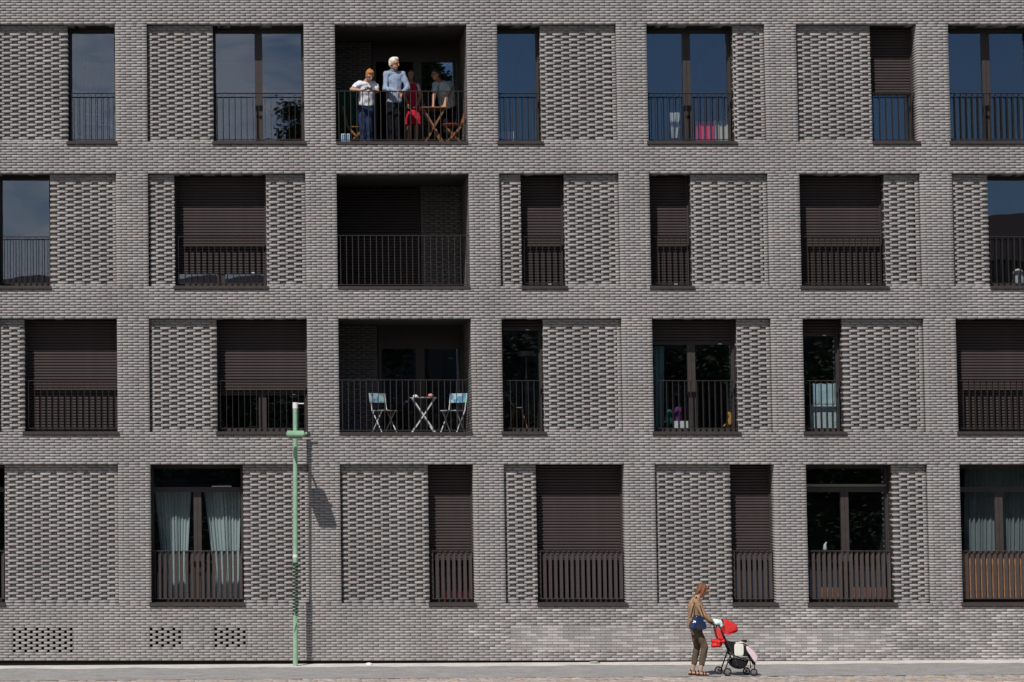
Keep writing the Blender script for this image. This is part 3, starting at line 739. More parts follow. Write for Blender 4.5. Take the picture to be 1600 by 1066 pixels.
def person(label, base, J, face, up, skin, hs=1.0, hands=(), side=(1, 0, 0), name='person', bare_legs=False, legs=True, torso_w=.15):
    t = thing(name, label, 'person', base); b = MB()
    c, f, u, r = head_mesh(b, J['head'], face, up, hs)
    b.capsule(Vector(J['neck']), c - u * .06 - f * .015, .058, .052, 1, side)
    sl_, sr = Vector(J['shL']), Vector(J['shR']); mid = (sl_ + sr) / 2; nk = Vector(J['neck'])
    b.capsule(nk + Vector((0, 0, -.03)), sl_, .05, .05); b.capsule(nk + Vector((0, 0, -.03)), sr, .05, .05)
    pel = (Vector(J['hipL']) + Vector(J['hipR'])) / 2
    b.capsule(mid + (pel - mid) * .18, mid + (pel - mid) * .55, torso_w, torso_w * .86, .66, side); b.capsule(mid + (pel - mid) * .55, pel, torso_w * .86, torso_w, .70, side)
    for q in 'LR':
        b.capsule(J['sh' + q], J['el' + q], .050, .038); b.capsule(J['el' + q], J['wr' + q], .037, .025)
        b.capsule(J['hip' + q], J['kn' + q], .080, .056); b.capsule(J['kn' + q], J['an' + q], .054, .036)
        a = Vector(J['an' + q]); fd = Vector(J.get('foot', face)); fd.z = 0; fd = fd.normalized()
        b.capsule(a + Vector((0, 0, -.045)) - fd * .04, a + fd * .15 + Vector((0, 0, -.06)), .038, .028, .8)
    for h in hands: hand(b, *h[:4], **(h[4] if len(h) > 4 else {}))
    b.build('body', skin, t, voxel=.0085, sm_it=1)
    for q in (-1, 1):
        e = MB(); e.ell(c + f * .083 * hs + r * .030 * hs * q + u * .006 * hs, (.011, .008, .007), M=Matrix((r, f, u)).transposed()); e.build('eye', EYE, t, smooth=True)
    e = MB(); e.ell(c + f * .092 * hs - u * .054 * hs, (.020, .006, .006), M=Matrix((r, f, u)).transposed()); e.build('mouth', LIP, t, smooth=True)
    return t, c, f, u, r
def garment(name, m, parent, fn, vox=.011, it=2, fold=.016, fs=.06):
    b = MB(); fn(b); o = b.build(name, m, parent, voxel=vox, sm_it=it)
    if fold:
        me = o.data
        n = len(me.vertices); co = np.zeros(n * 3); me.vertices.foreach_get('co', co); no = np.zeros(n * 3)
        me.vertices.foreach_get('normal', no); co = co.reshape(-1, 3); no = no.reshape(-1, 3)
        for i in range(n):
            p = co[i]; k = noise.noise(Vector((p[0] / fs, p[1] / fs, p[2] / fs * .55))) ; co[i] = p + no[i] * k * fold
        me.vertices.foreach_set('co', co.ravel()); me.update()
    return o
def sleeve_torso(J, side, tw, z_hem, up_to=1.0, sl_r=.062, flat=.72, long=False, pad=.02):
    def fn(b):
        sl_, sr = Vector(J['shL']), Vector(J['shR']); mid = (sl_ + sr) / 2; nk = Vector(J['neck']); pel = (Vector(J['hipL']) + Vector(J['hipR'])) / 2
        b.capsule(nk + Vector((0, 0, -.055)), sl_, .062, .066); b.capsule(nk + Vector((0, 0, -.055)), sr, .062, .066)
        b.capsule(mid + (pel - mid) * .16, mid + (pel - mid) * .55, tw + pad, tw * .93 + pad, flat, side)
        d = (pel - mid); k = (z_hem - mid.z) / d.z if abs(d.z) > .01 else 1.2
        b.capsule(mid + d * .50, mid + d * k, tw * .93 + pad, tw * 1.04 + pad, flat + .03, side, flat=True)
        for q in 'LR':
            s_, e_, w_ = Vector(J['sh' + q]), Vector(J['el' + q]), Vector(J['wr' + q])
            if long: b.capsule(s_, e_, sl_r, sl_r * .86); b.capsule(e_, e_ + (w_ - e_) * .90, sl_r * .86, sl_r * .66)
            else: b.capsule(s_, s_ + (e_ - s_) * .55, sl_r, sl_r * 1.02)
    return fn
def trousers(J, r0=.098, r1=.062, hem=.0, waist_r=.15, side=(1, 0, 0)):
    def fn(b):
        pel = (Vector(J['hipL']) + Vector(J['hipR'])) / 2
        b.capsule(pel + Vector((0, 0, .10)), pel, waist_r * .93, waist_r, .72, side)
        for q in 'LR':
            h, k, a = Vector(J['hip' + q]), Vector(J['kn' + q]), Vector(J['an' + q])
            b.capsule(h, k, r0, (r0 + r1) / 2 * .92); b.capsule(k, k + (a - k) * (1 - hem), (r0 + r1) / 2 * .92, r1)
    return fn
def glasses(t, c, f, u, r, m):
    b = MB()
    for q in (-1, 1):
        cc = c + f * .098 + r * .032 * q + u * .006
        b.tube([cc + r * .024 * math.cos(a * PI / 6) + u * .019 * math.sin(a * PI / 6) for a in range(13)], .0035, n=6, cap=False)
        b.bar(cc + r * .024 * q, c + r * .078 * q - f * .0 + u * .01, .004, .006)
    b.build('glasses', m, t)
def shoes(t, J, m, face):
    for q in 'LR':
        a = Vector(J['an' + q]); fd = Vector(face); fd.z = 0; fd = fd.normalized(); b = MB()
        z = a.z - .085
        b.capsule((a.x - fd.x * .045, a.y - fd.y * .045, z + .042), (a.x + fd.x * .15, a.y + fd.y * .15, z + .034), .042, .036, .8); b.build('shoe', m, t, smooth=True)
def P(x, y, Y): return at(x, y, Y)
def rough(o, amp=.009, fs=.022):
    me = o.data; n = len(me.vertices); co = np.zeros(n * 3); no = np.zeros(n * 3); me.vertices.foreach_get('co', co); me.vertices.foreach_get('normal', no); co = co.reshape(-1, 3); no = no.reshape(-1, 3)
    for i in range(n):
        p = co[i]; co[i] = p + no[i] * amp * noise.noise(Vector((p[0] / fs, p[1] / fs, p[2] / fs * .35)))
    me.vertices.foreach_set('co', co.ravel()); me.update()
GL = mat('dark_glasses_rim', (.02, .02, .02), .3)
F0 = ZB[0]
# A: person with ginger hair in white t-shirt leaning on the railing
J = dict(head=P(578, 118.5, .13), neck=P(573, 127, .24), shL=P(561, 131.5, .27), shR=P(585, 132, .30), elL=P(549, 140, .13), wrL=P(565, 141, -.01),
         elR=P(590, 143, .20), wrR=P(582, 140.5, .02), hipL=P(566, 167, .42), hipR=P(578, 167, .44), knL=P(566, 192, .38), knR=P(576, 192, .42),
         anL=Vector((P(568, 210, .45).x, .45, F0 + .085)), anR=Vector((P(577, 210, .48).x, .48, F0 + .085)))
tA, c, f, u, r = person('ginger-haired person in white t-shirt and jeans leaning over the top-floor railing with a phone', (J['anL'].x + .05, .45, F0), J, (.30, -1, -.62), (0, -.3, 1), SKIN,
      hands=((J['wrL'], (1, -.1, .1), (0, 0, 1), (0, -1, .4), dict(curl=.35)), (J['wrR'], (-.75, -.5, .15), (0, 0, 1), (0, -1, .3), dict(curl=.35))), torso_w=.145)
garment('t_shirt', mat('white_cotton', (.66, .68, .74), .85), tA, sleeve_torso(J, (1, 0, 0), .145, P(570, 164, .4).z))
garment('jeans', mat('blue_denim', (.020, .040, .10), .85, noise_s=30, noise_a=.3), tA, trousers(J))
shoes(tA, J, mat('dark_shoe', (.03, .03, .035), .5), (0, -1, 0))
b = MB(); Mh = Matrix((r, f, u)).transposed(); b.ell(c + u * .045 - f * .020, (.086, .094, .082), M=Mh); b.ell(c + u * .02 - f * .055, (.080, .060, .095), M=Mh); b.ell(c + u * .098 + f * .055, (.060, .040, .025), M=Mh)
b.ell(c + u * .110 - f * .05, (.034, .034, .024), M=Mh); rough(b.build('hair', mat('ginger_hair', (.42, .15, .035), .55, noise_s=60, noise_a=.3, bump=.6, bump_s=150), tA, voxel=.006, sm_it=1))
b = MB(); pc = (J['wrL'] + J['wrR']) / 2 + Vector((.02, -.09, .03)); b.box(-.075, .075, -.038, .038, -.004, .004, M=Matrix.Translation(pc) @ Matrix.Rotation(.3, 4, 'X'))
tag(b.build('phone', BLACKR), 'black phone held in both hands over the top-floor loggia railing', 'phone')
# B: white-haired man in light blue shirt
J = dict(head=P(616, 100, .36), neck=P(615, 111, .42), shL=P(603, 116, .42), shR=P(630, 116.5, .46), elL=P(602, 139, .33), wrL=P(619, 141.5, .10),
         elR=P(637, 138, .38), wrR=P(629, 144, .10), hipL=P(610, 163, .46), hipR=P(622, 163, .48), knL=P(610, 190, .44), knR=P(621, 190, .46),
         anL=Vector((P(610, 210, .5).x, .50, F0 + .085)), anR=Vector((P(622, 210, .5).x, .52, F0 + .085)))
tB, c, f, u, r = person('white-haired man in glasses and light blue shirt standing at the top-floor railing', (J['anL'].x + .07, .5, F0), J, (.75, -.62, -.12), (0, 0, 1), SKIN2, hs=1.1,
      hands=((J['wrL'], (.85, -.25, -.35), (0, .3, -1), (0, -1, .2), dict(curl=.5)), (J['wrR'], (-.45, -.35, -.75), (0, 0, -1), (-1, 0, .2), dict(curl=.5))), torso_w=.14)
garment('shirt', mat('pale_blue_shirt', (.25, .31, .42), .8, noise_s=40, noise_a=.06), tB, sleeve_torso(J, (1, 0, 0), .135, P(616, 161, .46).z, long=True, sl_r=.062))
garment('trousers', mat('dark_trousers', (.005, .006, .010), .85), tB, trousers(J))
b = MB(); nk = J['neck']; b.tube([nk + Vector((.068 * math.cos(a * PI / 8), .062 * math.sin(a * PI / 8), .02 - .02 * max(0, -math.sin(a * PI / 8)))) for a in range(17)], .014, n=6, cap=False); b.build('collar', MATS['pale_blue_shirt'], tB, smooth=True)
shoes(tB, J, MATS['dark_shoe'], (.2, -1, 0)); glasses(tB, c, f, u, r, GL)
b = MB(); Mh = Matrix((r, f, u)).transposed(); b.ell(c + u * .060 - f * .024, (.090, .100, .084), M=Mh); b.ell(c + u * .01 - f * .060, (.086, .056, .092), M=Mh); b.ell(c + u * .105 + f * .03, (.066, .054, .036), M=Mh)
rough(b.build('hair', mat('white_hair', (.72, .70, .66), .6, noise_s=60, noise_a=.15, bump=.6, bump_s=150), tB, voxel=.006, sm_it=1))
# C: woman in red dress
J = dict(head=P(641, 118, 1.30), neck=P(642, 129, 1.35), shL=P(634, 134.5, 1.33), shR=P(652, 134.5, 1.37), elL=P(632, 150, 1.30), wrL=P(637, 161, 1.20),
         elR=P(657, 150, 1.37), wrR=P(653, 163, 1.25), hipL=P(639, 166, 1.35), hipR=P(651, 166, 1.35), knL=P(640, 194, 1.31), knR=P(651, 194, 1.33),
         anL=Vector((P(637, 210, 1.35).x, 1.35, F0 + .085)), anR=Vector((P(650, 210, 1.35).x, 1.37, F0 + .085)))
tC, c, f, u, r = person('dark-haired woman in knee-length red dress with white sleeves standing in the top-floor loggia shade', (J['anL'].x + .08, 1.35, F0), J, (.55, -.8, 0), (0, 0, 1), SKIN2,
      hands=((J['wrL'], (.1, -.1, -1), (1, 0, 0), (0, -1, 0)), (J['wrR'], (-.5, -.3, -.8), (-1, 0, 0), (0, -1, 0))), torso_w=.125)
def dress(b):
    mid = (J['shL'] + J['shR']) / 2; pel = (J['hipL'] + J['hipR']) / 2
    b.capsule(mid + Vector((0, 0, -.06)), mid + (pel - mid) * .5, .135, .118, .72); b.capsule(mid + (pel - mid) * .5, pel, .115, .150, .75)
    b.capsule(pel + Vector((0, 0, .05)), (J['knL'] + J['knR']) / 2 + Vector((0, 0, -.02)), .148, .165, .72, flat=True)
    for q in 'LR': b.capsule(mid + Vector((0, 0, -.05)), J['sh' + q], .055, .05)
garment('dress', mat('crimson_dress', (.50, .018, .045), .85), tC, dress, fold=.02)
for q in 'LR': b = MB(); b.capsule(J['sh' + q], J['sh' + q] + (J['el' + q] - J['sh' + q]) * .45, .058, .05); b.build('sleeve', MATS['white_cotton'], tC, smooth=True)
shoes(tC, J, MATS['dark_shoe'], (.3, -1, 0))
b = MB(); Mh = Matrix((r, f, u)).transposed(); b.ell(c + u * .045 - f * .022, (.085, .094, .080), M=Mh); b.ell(c - f * .055 - u * .03, (.082, .052, .13), M=Mh)
for q in (-1, 1): b.capsule(c + r * .074 * q + u * .03, c + r * .075 * q - u * .19 - f * .02, .026, .03)
rough(b.build('hair', mat('dark_hair', (.018, .012, .01), .5, bump=.5, bump_s=150), tC, voxel=.006, sm_it=1))
# D: person in pale teal t-shirt leaning on the table
J = dict(head=P(681, 117.5, 1.0), neck=P(687, 127, 1.15), shL=P(680, 132, 1.1), shR=P(702, 131, 1.25), elL=P(678, 151, 1.0), wrL=P(677, 165, .92),
         elR=P(700, 149, 1.15), wrR=P(694, 164, .95), hipL=P(695, 167, 1.45), hipR=P(705, 167, 1.5), knL=P(696, 192, 1.42), knR=P(706, 192, 1.48),
         anL=Vector((P(697, 210, 1.5).x, 1.45, F0 + .085)), anR=Vector((P(707, 210, 1.5).x, 1.52, F0 + .085)))
tD, c, f, u, r = person('dark-haired person in pale teal t-shirt leaning with both hands on the wooden loggia table', (J['anL'].x + .06, 1.48, F0), J, (-.85, -.5, -.05), (-.2, 0, 1), SKIN2,
      hands=((J['wrL'], (-.2, -.6, -.7), (0, 0, -1), (1, 0, 0), dict(curl=.2)), (J['wrR'], (-.2, -.6, -.7), (0, 0, -1), (-1, 0, 0), dict(curl=.2))), torso_w=.15)
garment('t_shirt', mat('pale_teal_cotton', (.40, .53, .58), .85), tD, sleeve_torso(J, (1, .3, 0), .15, P(700, 165, 1.4).z))
garment('trousers', mat('black_trousers', (.005, .005, .007), .85), tD, trousers(J)); shoes(tD, J, MATS['dark_shoe'], (-.4, -1, 0)); glasses(tD, c, f, u, r, GL)
b = MB(); Mh = Matrix((r, f, u)).transposed(); b.ell(c + u * .055 - f * .018, (.086, .098, .080), M=Mh); b.ell(c + u * .015 - f * .055, (.080, .054, .09), M=Mh); b.ell(c + u * .10 + f * .03, (.068, .06, .04), M=Mh)
rough(b.build('hair', MATS['dark_hair'], tD, voxel=.006, sm_it=1))

# ------------------------------------------------------------------ woman with the stroller
YS = -3.9; XW = at(1090, 1056, YS).x; ZW = zg(XW); K = 84.4
def Q(x, y, dy=0.0): return Vector((XW + (x - 1090) / K, YS + dy, ZW + (1056 - y) / K))
J = dict(head=Q(1099, 924.5, 0), neck=Q(1091, 935), shL=Q(1087, 941, -.15), shR=Q(1088, 940, .15), elL=Q(1098, 963, -.19), wrL=Q(1110.5, 971.5, -.15),
         elR=Q(1100, 962, .19), wrR=Q(1112, 971, .15), hipL=Q(1088, 983, -.08), hipR=Q(1088, 983, .08), knL=Q(1100.5, 1012, -.085), knR=Q(1091, 1012, .085),
         anL=Q(1093, 1048.5, -.08), anR=Q(1083.5, 1048.5, .10))
J['foot'] = (1, 0, 0)
tW, c, f, u, r = person('auburn-haired woman in tan jacket and olive trousers pushing a stroller past the wall', (XW, YS, ZW), J, (.93, -.12, -.42), (.42, 0, 1), SKIN, side=(0, 1, 0),
      hands=((J['wrL'], (1, .0, -.1), (0, 0, -1), (0, 1, 0), dict(curl=.8)), (J['wrR'], (1, 0, -.1), (0, 0, -1), (0, -1, 0), dict(curl=.8))), torso_w=.15)
garment('jacket', mat('tan_cotton', (.34, .215, .125), .85, noise_s=30, noise_a=.08), tW, sleeve_torso(J, (0, 1, 0), .150, Q(0, 984).z, long=True, sl_r=.064, flat=.82), fold=.014, fs=.085)
garment('trousers', mat('olive_trousers', (.105, .078, .055), .9, noise_s=30, noise_a=.1), tW, trousers(J, r0=.088, r1=.055, hem=.30, side=(0, 1, 0), waist_r=.145), fold=.012)
for q in 'LR':
    a = J['an' + q]; z = ZW
    b = MB()
    pr = [(-.075, .0), (-.07, .035), (.0, .022), (.06, .016), (.15, .016), (.155, 0)]
    n = len(pr); b.add([(a.x + x, a.y - .036, z + h) for x, h in pr] + [(a.x + x, a.y + .036, z + h) for x, h in pr], [tuple(range(n)), tuple(range(2 * n - 1, n - 1, -1))] + [(i, (i + 1) % n, (i + 1) % n + n, i + n) for i in range(n)])
    sh = b.build('sandal', mat('black_leather', (.015, .013, .012), .4), tW)
    b = MB(); [b.tube([(a.x + xo, a.y + .042 * math.cos(t), z + .015 + hh * math.sin(t)) for t in [PI * k / 8 for k in range(9)]], .013, n=6) for xo, hh in ((.10, .05), (.05, .062), (-.03, .085))]
    b.build('strap', MATS['black_leather'], sh)
b = MB(); Mh = Matrix((r, f, u)).transposed(); b.ell(c + u * .042 - f * .022, (.090, .102, .088), M=Mh); b.ell(c - f * .060 - u * .035, (.084, .058, .105), M=Mh)
for q in (-1, 1): b.capsule(c + r * .072 * q + u * .03 + f * .01, c + r * .074 * q - u * .105 + f * .012, .032, .030)
b.ell(c + u * .085 + f * .062, (.062, .035, .035), M=Mh)
rough(b.build('hair', mat('auburn_hair', (.17, .062, .024), .5, noise_s=50, noise_a=.4, bump=.6, bump_s=140), tW, voxel=.006, sm_it=1))
# shoulder bag
bag = thing('shoulder_bag', 'glossy navy blue leather bag hanging from the shoulder of the woman with the stroller', 'bag', Q(1087, 985, -.25))
def bagfn(b):
    b.ell(Q(1087.5, 976, -.25), (.155, .065, .105)); b.ell(Q(1087.5, 968, -.25), (.115, .050, .075)); b.ell(Q(1081, 979, -.25), (.085, .060, .075)); b.ell(Q(1094, 979, -.25), (.085, .060, .075))
garment('bag_body', mat('navy_patent_leather', (.010, .022, .070), .18, spec=.8, bump=.25, bump_s=14), bag, bagfn, vox=.009, it=4, fold=.018, fs=.07)
b = MB(); b.tube([Q(1077, 966, -.24), Q(1081, 950, -.23), Q(1086, 936, -.17), Q(1088, 934, -.10), Q(1091, 938, -.02)], .013, n=6); b.tube([Q(1098, 966, -.25), Q(1092, 948, -.22), Q(1087, 936, -.17)], .011, n=6); b.build('strap', mat('dark_strap', (.02, .02, .025), .6), bag, smooth=True)

# stroller (x right = forward)
ST_X = at(1150, 1055, YS).x; 
def T(x, y, dy=0.0): return Q(x, y, dy)
BLK = mat('black_stroller_fabric', (.014, .014, .016), .85); FRM = mat('black_stroller_frame', (.03, .03, .032), .35, spec=.6); REDF = mat('red_canopy_fabric', (.62, .022, .022), .75, noise_s=20, noise_a=.1, bump=1.0, bump_s=16)
st = thing('baby_stroller', 'black baby stroller with bright red canopy pushed along the pavement', 'stroller', (ST_X, YS, zg(ST_X)))
for dy in (-.20, .20):
    b = MB(); b.tube([T(1111, 975, dy), T(1122, 979, dy), T(1141, 1019, dy), T(1149, 1040, dy)], .014, n=8); b.build('frame_side', FRM, st, smooth=True)
    b = MB(); b.tube([T(1140, 1018, dy), T(1129, 1049, dy)], .013, n=8); b.build('rear_leg', FRM, st, smooth=True)
    b = MB(); b.tube([T(1139, 1022, dy), T(1160, 1030, dy), T(1174, 1030, dy), T(1176, 1046, dy)], .013, n=8); b.build('front_leg', FRM, st, smooth=True)
b = MB(); b.tube([T(1111, 975, -.20), T(1110, 974, 0), T(1111, 975, .20)], .017, n=8); b.build('handlebar', BLK, st, smooth=True)
RUB = mat('tyre_rubber', (.025, .025, .025), .8); HUB = mat('grey_hub', (.16, .15, .15), .4)
def wheel(x, dy, rad):
    z = zg(ST_X) + rad; cx_ = T(x, 0, 0).x; b = MB()
    b.tube([(cx_ + (rad - .012) * math.cos(a * PI / 12), YS + dy, z + (rad - .012) * math.sin(a * PI / 12)) for a in range(25)], .014, n=8, cap=False)
    w = b.build('wheel', RUB, st, smooth=True)
    b = MB(); b.tube([(cx_, YS + dy - .012, z), (cx_, YS + dy + .012, z)], .030, n=14)
    for k in range(5):
        a = k * 2 * PI / 5; b.bar((cx_, YS + dy, z), (cx_ + (rad - .015) * math.cos(a), YS + dy, z + (rad - .015) * math.sin(a)), .012, .016)
    b.build('hub', HUB, w)
for x, dy in ((1126, .24), (1133, -.24)): wheel(x, dy, .075)
for x, dy in ((1124.5, .18), (1131.5, -.18)): pass
for x, dy in ((1168.5, .17), (1174.5, -.19)): wheel(x, dy, .068)
def sheet(name, m, rows, parent, thick=.012, sub=2, tg=None):
    """cloth grid given as rows of 3-D points"""
    nr, nc = len(rows), len(rows[0]); b = MB(); b.add([p for r_ in rows for p in r_], [(i * nc + k, i * nc + k + 1, (i + 1) * nc + k + 1, (i + 1) * nc + k) for i in range(nr - 1) for k in range(nc - 1)])
    o = b.build(name, m, parent, smooth=True); md = o.modifiers.new('s', 'SOLIDIFY'); md.thickness = thick; md.offset = 0; md = o.modifiers.new('b', 'SUBSURF'); md.levels = sub; md.render_levels = sub
    if tg: tag(o, *tg)
    return o
# seat
sheet('seat', BLK, [[T(x, y, dy) for x, y in ((1125, 985), (1132, 1000), (1141, 1016), (1152, 1022), (1166, 1020), (1176, 1032), (1178, 1040))] for dy in (-.17, -.06, .06, .17)], st, .035)
for dy in (-.18, .18): sheet('seat_side', BLK, [[T(x, y, dy) for x, y in ((1131, 999), (1146, 1004), (1160, 1006), (1172, 1015))], [T(x, y, dy) for x, y in ((1138, 1018), (1149, 1026), (1160, 1026), (1174, 1026))]], st, .02, 1)
sheet('basket', BLK, [[T(x, y, dy) for x, y in ((1137, 1030), (1142, 1042), (1152, 1046), (1163, 1043), (1168, 1031))] for dy in (-.17, 0, .17)], st, .02)
for dy in (-.175, .175): sheet('basket_side', BLK, [[T(1137, 1030, dy), T(1152, 1029, dy), T(1168, 1031, dy)], [T(1143, 1043, dy), T(1152, 1046.5, dy), T(1163, 1043, dy)]], st, .012, 1)
b = MB(); b.tube([T(1152, 1008, -.19), T(1163, 1003, -.16), T(1166, 1002, 0), T(1163, 1003, .16), T(1152, 1008, .19)], .016, n=8); b.build('bumper_bar', BLK, st, smooth=True)
# canopy: fabric fan of three ribs
rows = []
for k, (px, py) in enumerate(((1128.5, 968), (1136, 968.5), (1143, 973), (1149, 973.5), (1153.5, 987))):
    pv_ = T(1131, 995); tip = T(px, py); row = []
    for q in range(7):
        a = PI * q / 6; w = -.21 * math.cos(a); hgt = math.sin(a) ** .45 if 0 < q < 6 else 0
        row.append(Vector((pv_.x + (tip.x - pv_.x) * (.12 + .88 * hgt), YS + w, pv_.z + (tip.z - pv_.z) * (.12 + .88 * hgt))))
    rows.append(row)
sheet('canopy', REDF, rows, st, .008)
for dy in (-.205, .205):
    sheet('canopy_side', REDF, [[T(1129, 967, dy), T(1138, 971, dy * .98), T(1150, 974, dy * .95)], [T(1130, 980, dy), T(1138, 983, dy), T(1152, 987, dy)], [T(1131, 990, dy), T(1135, 993, dy), T(1140, 986, dy)]], st, .008, 1)
sheet('seat_back_cover', REDF, [[T(1116, 978, dy), T(1119, 990, dy), T(1121, 1001, dy), T(1130, 1005, dy)] for dy in (-.17, 0, .17)], st, .012)
sheet('side_cover', REDF, [[T(1116, 978, -.18), T(1123, 982, -.19)], [T(1119, 991, -.19), T(1126, 993, -.2)], [T(1121, 1001, -.2), T(1130, 1000, -.2)]], st, .012)
bb = MB(); random.seed(3)
for k in range(9): bb.ell(T(1113.5 + (k % 5) * 3.6, 1003 + 4.5 * (k // 5) + random.uniform(-1.5, 1.5), random.uniform(-.17, -.02)), (.045, .09, .045))
o_ = bb.build('storage_pouch', REDF, st, voxel=.012, sm_it=2)
b = MB(); b.ell(T(1121, 974, -.14), (.095, .10, .062), M=Matrix.Rotation(.3, 3, 'Y')); b.ell(T(1116, 971, -.12), (.05, .08, .04)); b.ell(T(1125, 978, -.14), (.05, .09, .04))
tag(garment('cloth_bag', mat('white_teal_cloth', (.60, .72, .72), .8), None, lambda q: q.__dict__.update(b.__dict__), fold=.02, fs=.05), 'small white and pale teal cloth bag on the handlebar of the red stroller', 'cloth bag')
sheet('blanket', mat('white_muslin', (.72, .74, .66), .85), [[T(x, y, -.20 + .40 * q) for x, y in ((1144, 1009), (1148, 1004.5), (1155, 1004), (1161, 1004))] if q < 9 else 0 for q in (0, .5, 1)], None, .01, 2,
      ('white muslin cloth laid across the lap of the red stroller', 'cloth'))
sheet('hanging_cloth', MATS['white_muslin'], [[T(1144 + 5 * i, y0, -.215) for i in range(4)] for y0 in (1005, 1015, 1025)], None, .01, 2, ('cream muslin square hanging down the near side of the stroller seat', 'cloth'))
rows = []
for q in range(6):
    dy = -.235 + .43 * q / 5; w = .014 * math.sin(q * 2.1); rows.append([T(x + 30 * w, y + 40 * w, dy) for x, y in ((1150, 1006), (1157, 1003.5), (1162, 1005), (1169, 1011), (1176, 1018), (1181, 1026), (1178, 1035))])
sheet('blanket', mat('pale_pink_blanket', (.70, .54, .60), .9, bump=1.0, bump_s=12), rows, None, .018, 2, ('pale pink blanket draped over the front of the red stroller', 'blanket'))
sheet('blanket_fall', MATS['pale_pink_blanket'], [[T(1161, 1006, -.245), T(1170, 1012, -.245), T(1180, 1024, -.245)], [T(1162, 1016, -.26), T(1169, 1022, -.255), T(1180, 1031, -.25)], [T(1167, 1021, -.25), T(1171, 1029, -.255), T(1177, 1037, -.25)]], None, .014, 2,
      ('fold of pale pink cloth hanging at the near side of the stroller', 'blanket'))

# ------------------------------------------------------------------ things on the loggias
WOOD = mat('oiled_wood', (.20, .08, .028), .5, noise_s=18, noise_a=.35, spec=.4)
WMET = mat('white_painted_metal', (.55, .56, .56), .4)
def zf(px, Y, z): return at(px, 400, Y).x
def wx(px, Y, z):        # world x of a pixel column at depth Y and height z
    d = (Y + D) * CT + (z - CH) * ST
    return (px - CXP) / FP * d
def folding_table(label, x0, x1, Y0, Y1, zt, zf_, m, slats, leg=.035, mtop=None):
    cx_ = (x0 + x1) / 2; t = thing('folding_table', label, 'table', (cx_, (Y0 + Y1) / 2, zf_))
    if slats:
        for i in range(slats):
            y = Y0 + (Y1 - Y0) * (i + .5) / slats; h = (Y1 - Y0) / slats * .42
            b = MB(); b.box(x0, x1, y - h, y + h, zt - .02, zt); b.build('slat', m, t)
    else:
        b = MB(); b.tube([(cx_, (Y0 + Y1) / 2, zt - .018), (cx_, (Y0 + Y1) / 2, zt)], (x1 - x0) / 2, n=28); b.build('tabletop', mtop or m, t)
    ex = (x1 - x0) * .41
    for y in (Y0 + .09, Y1 - .09):
        for s_ in (-1, 1):
            b = MB(); b.bar((cx_ - s_ * ex, y + s_ * leg * .35, zt - .022), (cx_ + s_ * ex * 1.02, y + s_ * leg * .35, zf_ + .004), leg, leg * .6, up=(0, 1, 0)); b.build('leg', m, t)
    b = MB(); b.bar((cx_ - ex, Y0 + .09, zt - .03), (cx_ - ex, Y1 - .09, zt - .03), .02, .02); b.bar((cx_ + ex, Y0 + .09, zt - .03), (cx_ + ex, Y1 - .09, zt - .03), .02, .02); b.build('crossbar', m, t)
    return t
def folding_chair(label, cx_, Y, zf_, face, m, seat_m, back_m=None, wooden=True, seat_z=.45, back_z=.86, w=.42, grp=None):
    """face = +1 when the sitter looks towards +x"""
    t = thing('folding_chair', label, 'chair', (cx_, Y, zf_), grp); g = .03 if wooden else .016
    rb, rt = cx_ - face * .02, cx_ - face * .30
    for s_ in (-1, 1):
        y = Y + s_ * w / 2
        b = MB(); b.bar((cx_ + face * .20, y, zf_), (cx_ - face * .17, y, zf_ + seat_z), g * 1.3, g, up=(0, 1, 0)); b.bar((cx_ - face * .17, y, zf_ + seat_z), (cx_ - face * .27, y, zf_ + back_z), g * 1.3, g, up=(0, 1, 0)); b.build('back_leg', m, t)
        b = MB(); b.bar((cx_ - face * .20, y - s_ * .03, zf_), (cx_ + face * .17, y - s_ * .03, zf_ + seat_z - .01), g * 1.3, g, up=(0, 1, 0)); b.build('front_leg', m, t)
    n = 5 if wooden else 1
    for i in range(n):
        xa = cx_ - face * .19 + face * .40 * i / n; xb_ = xa + face * .40 / n * (.8 if n > 1 else 1)
        b = MB(); b.box(min(xa, xb_), max(xa, xb_), Y - w / 2 + .01, Y + w / 2 - .01, zf_ + seat_z, zf_ + seat_z + .02); b.build('seat_slat' if n > 1 else 'seat', seat_m, t)
    for i in range(3 if wooden else 1):
        z = zf_ + (.60 + .1 * i if wooden else .66)
        hh = .05 if wooden else .19
        k = lambda q: cx_ - face * (.17 + .10 * (q - zf_ - seat_z) / (back_z - seat_z)) + face * .015
        b = MB(); b.bar((k(z + hh / 2), Y - w / 2, z + hh / 2), (k(z + hh / 2), Y + w / 2, z + hh / 2), .014, hh, up=(0, 0, 1)); b.build('back_slat' if wooden else 'backrest', back_m or m, t)
    return t
zr1 = at(0, 170, .85)[2]
folding_table('folding wooden slatted table with crossed legs on the top-floor loggia', wx(657, .8, zr1), wx(698, .8, zr1), .55, 1.05, zr1, F0, WOOD, 6)
tc_ = folding_chair('folding wooden chair with crossed legs at the right end of the top-floor loggia', wx(708, .7, F0), .75, F0, -1, WOOD, WOOD, seat_z=.40, back_z=.82)
b = MB(); b.ell((wx(704, .7, F0), .75, F0 + .445), (.19, .19, .028)); b_ = b.build('cushion', mat('dark_red_cushion', (.25, .03, .025), .8, noise_s=30, noise_a=.3), None, smooth=True)
tag(b_, 'dark red seat cushion on the wooden chair at the right of the top-floor loggia', 'cushion')
folding_chair('folding wooden chair half hidden behind the ginger-haired person on the top-floor loggia', wx(556, .9, F0), .95, F0, 1, WOOD, WOOD, seat_z=.40, back_z=.82)
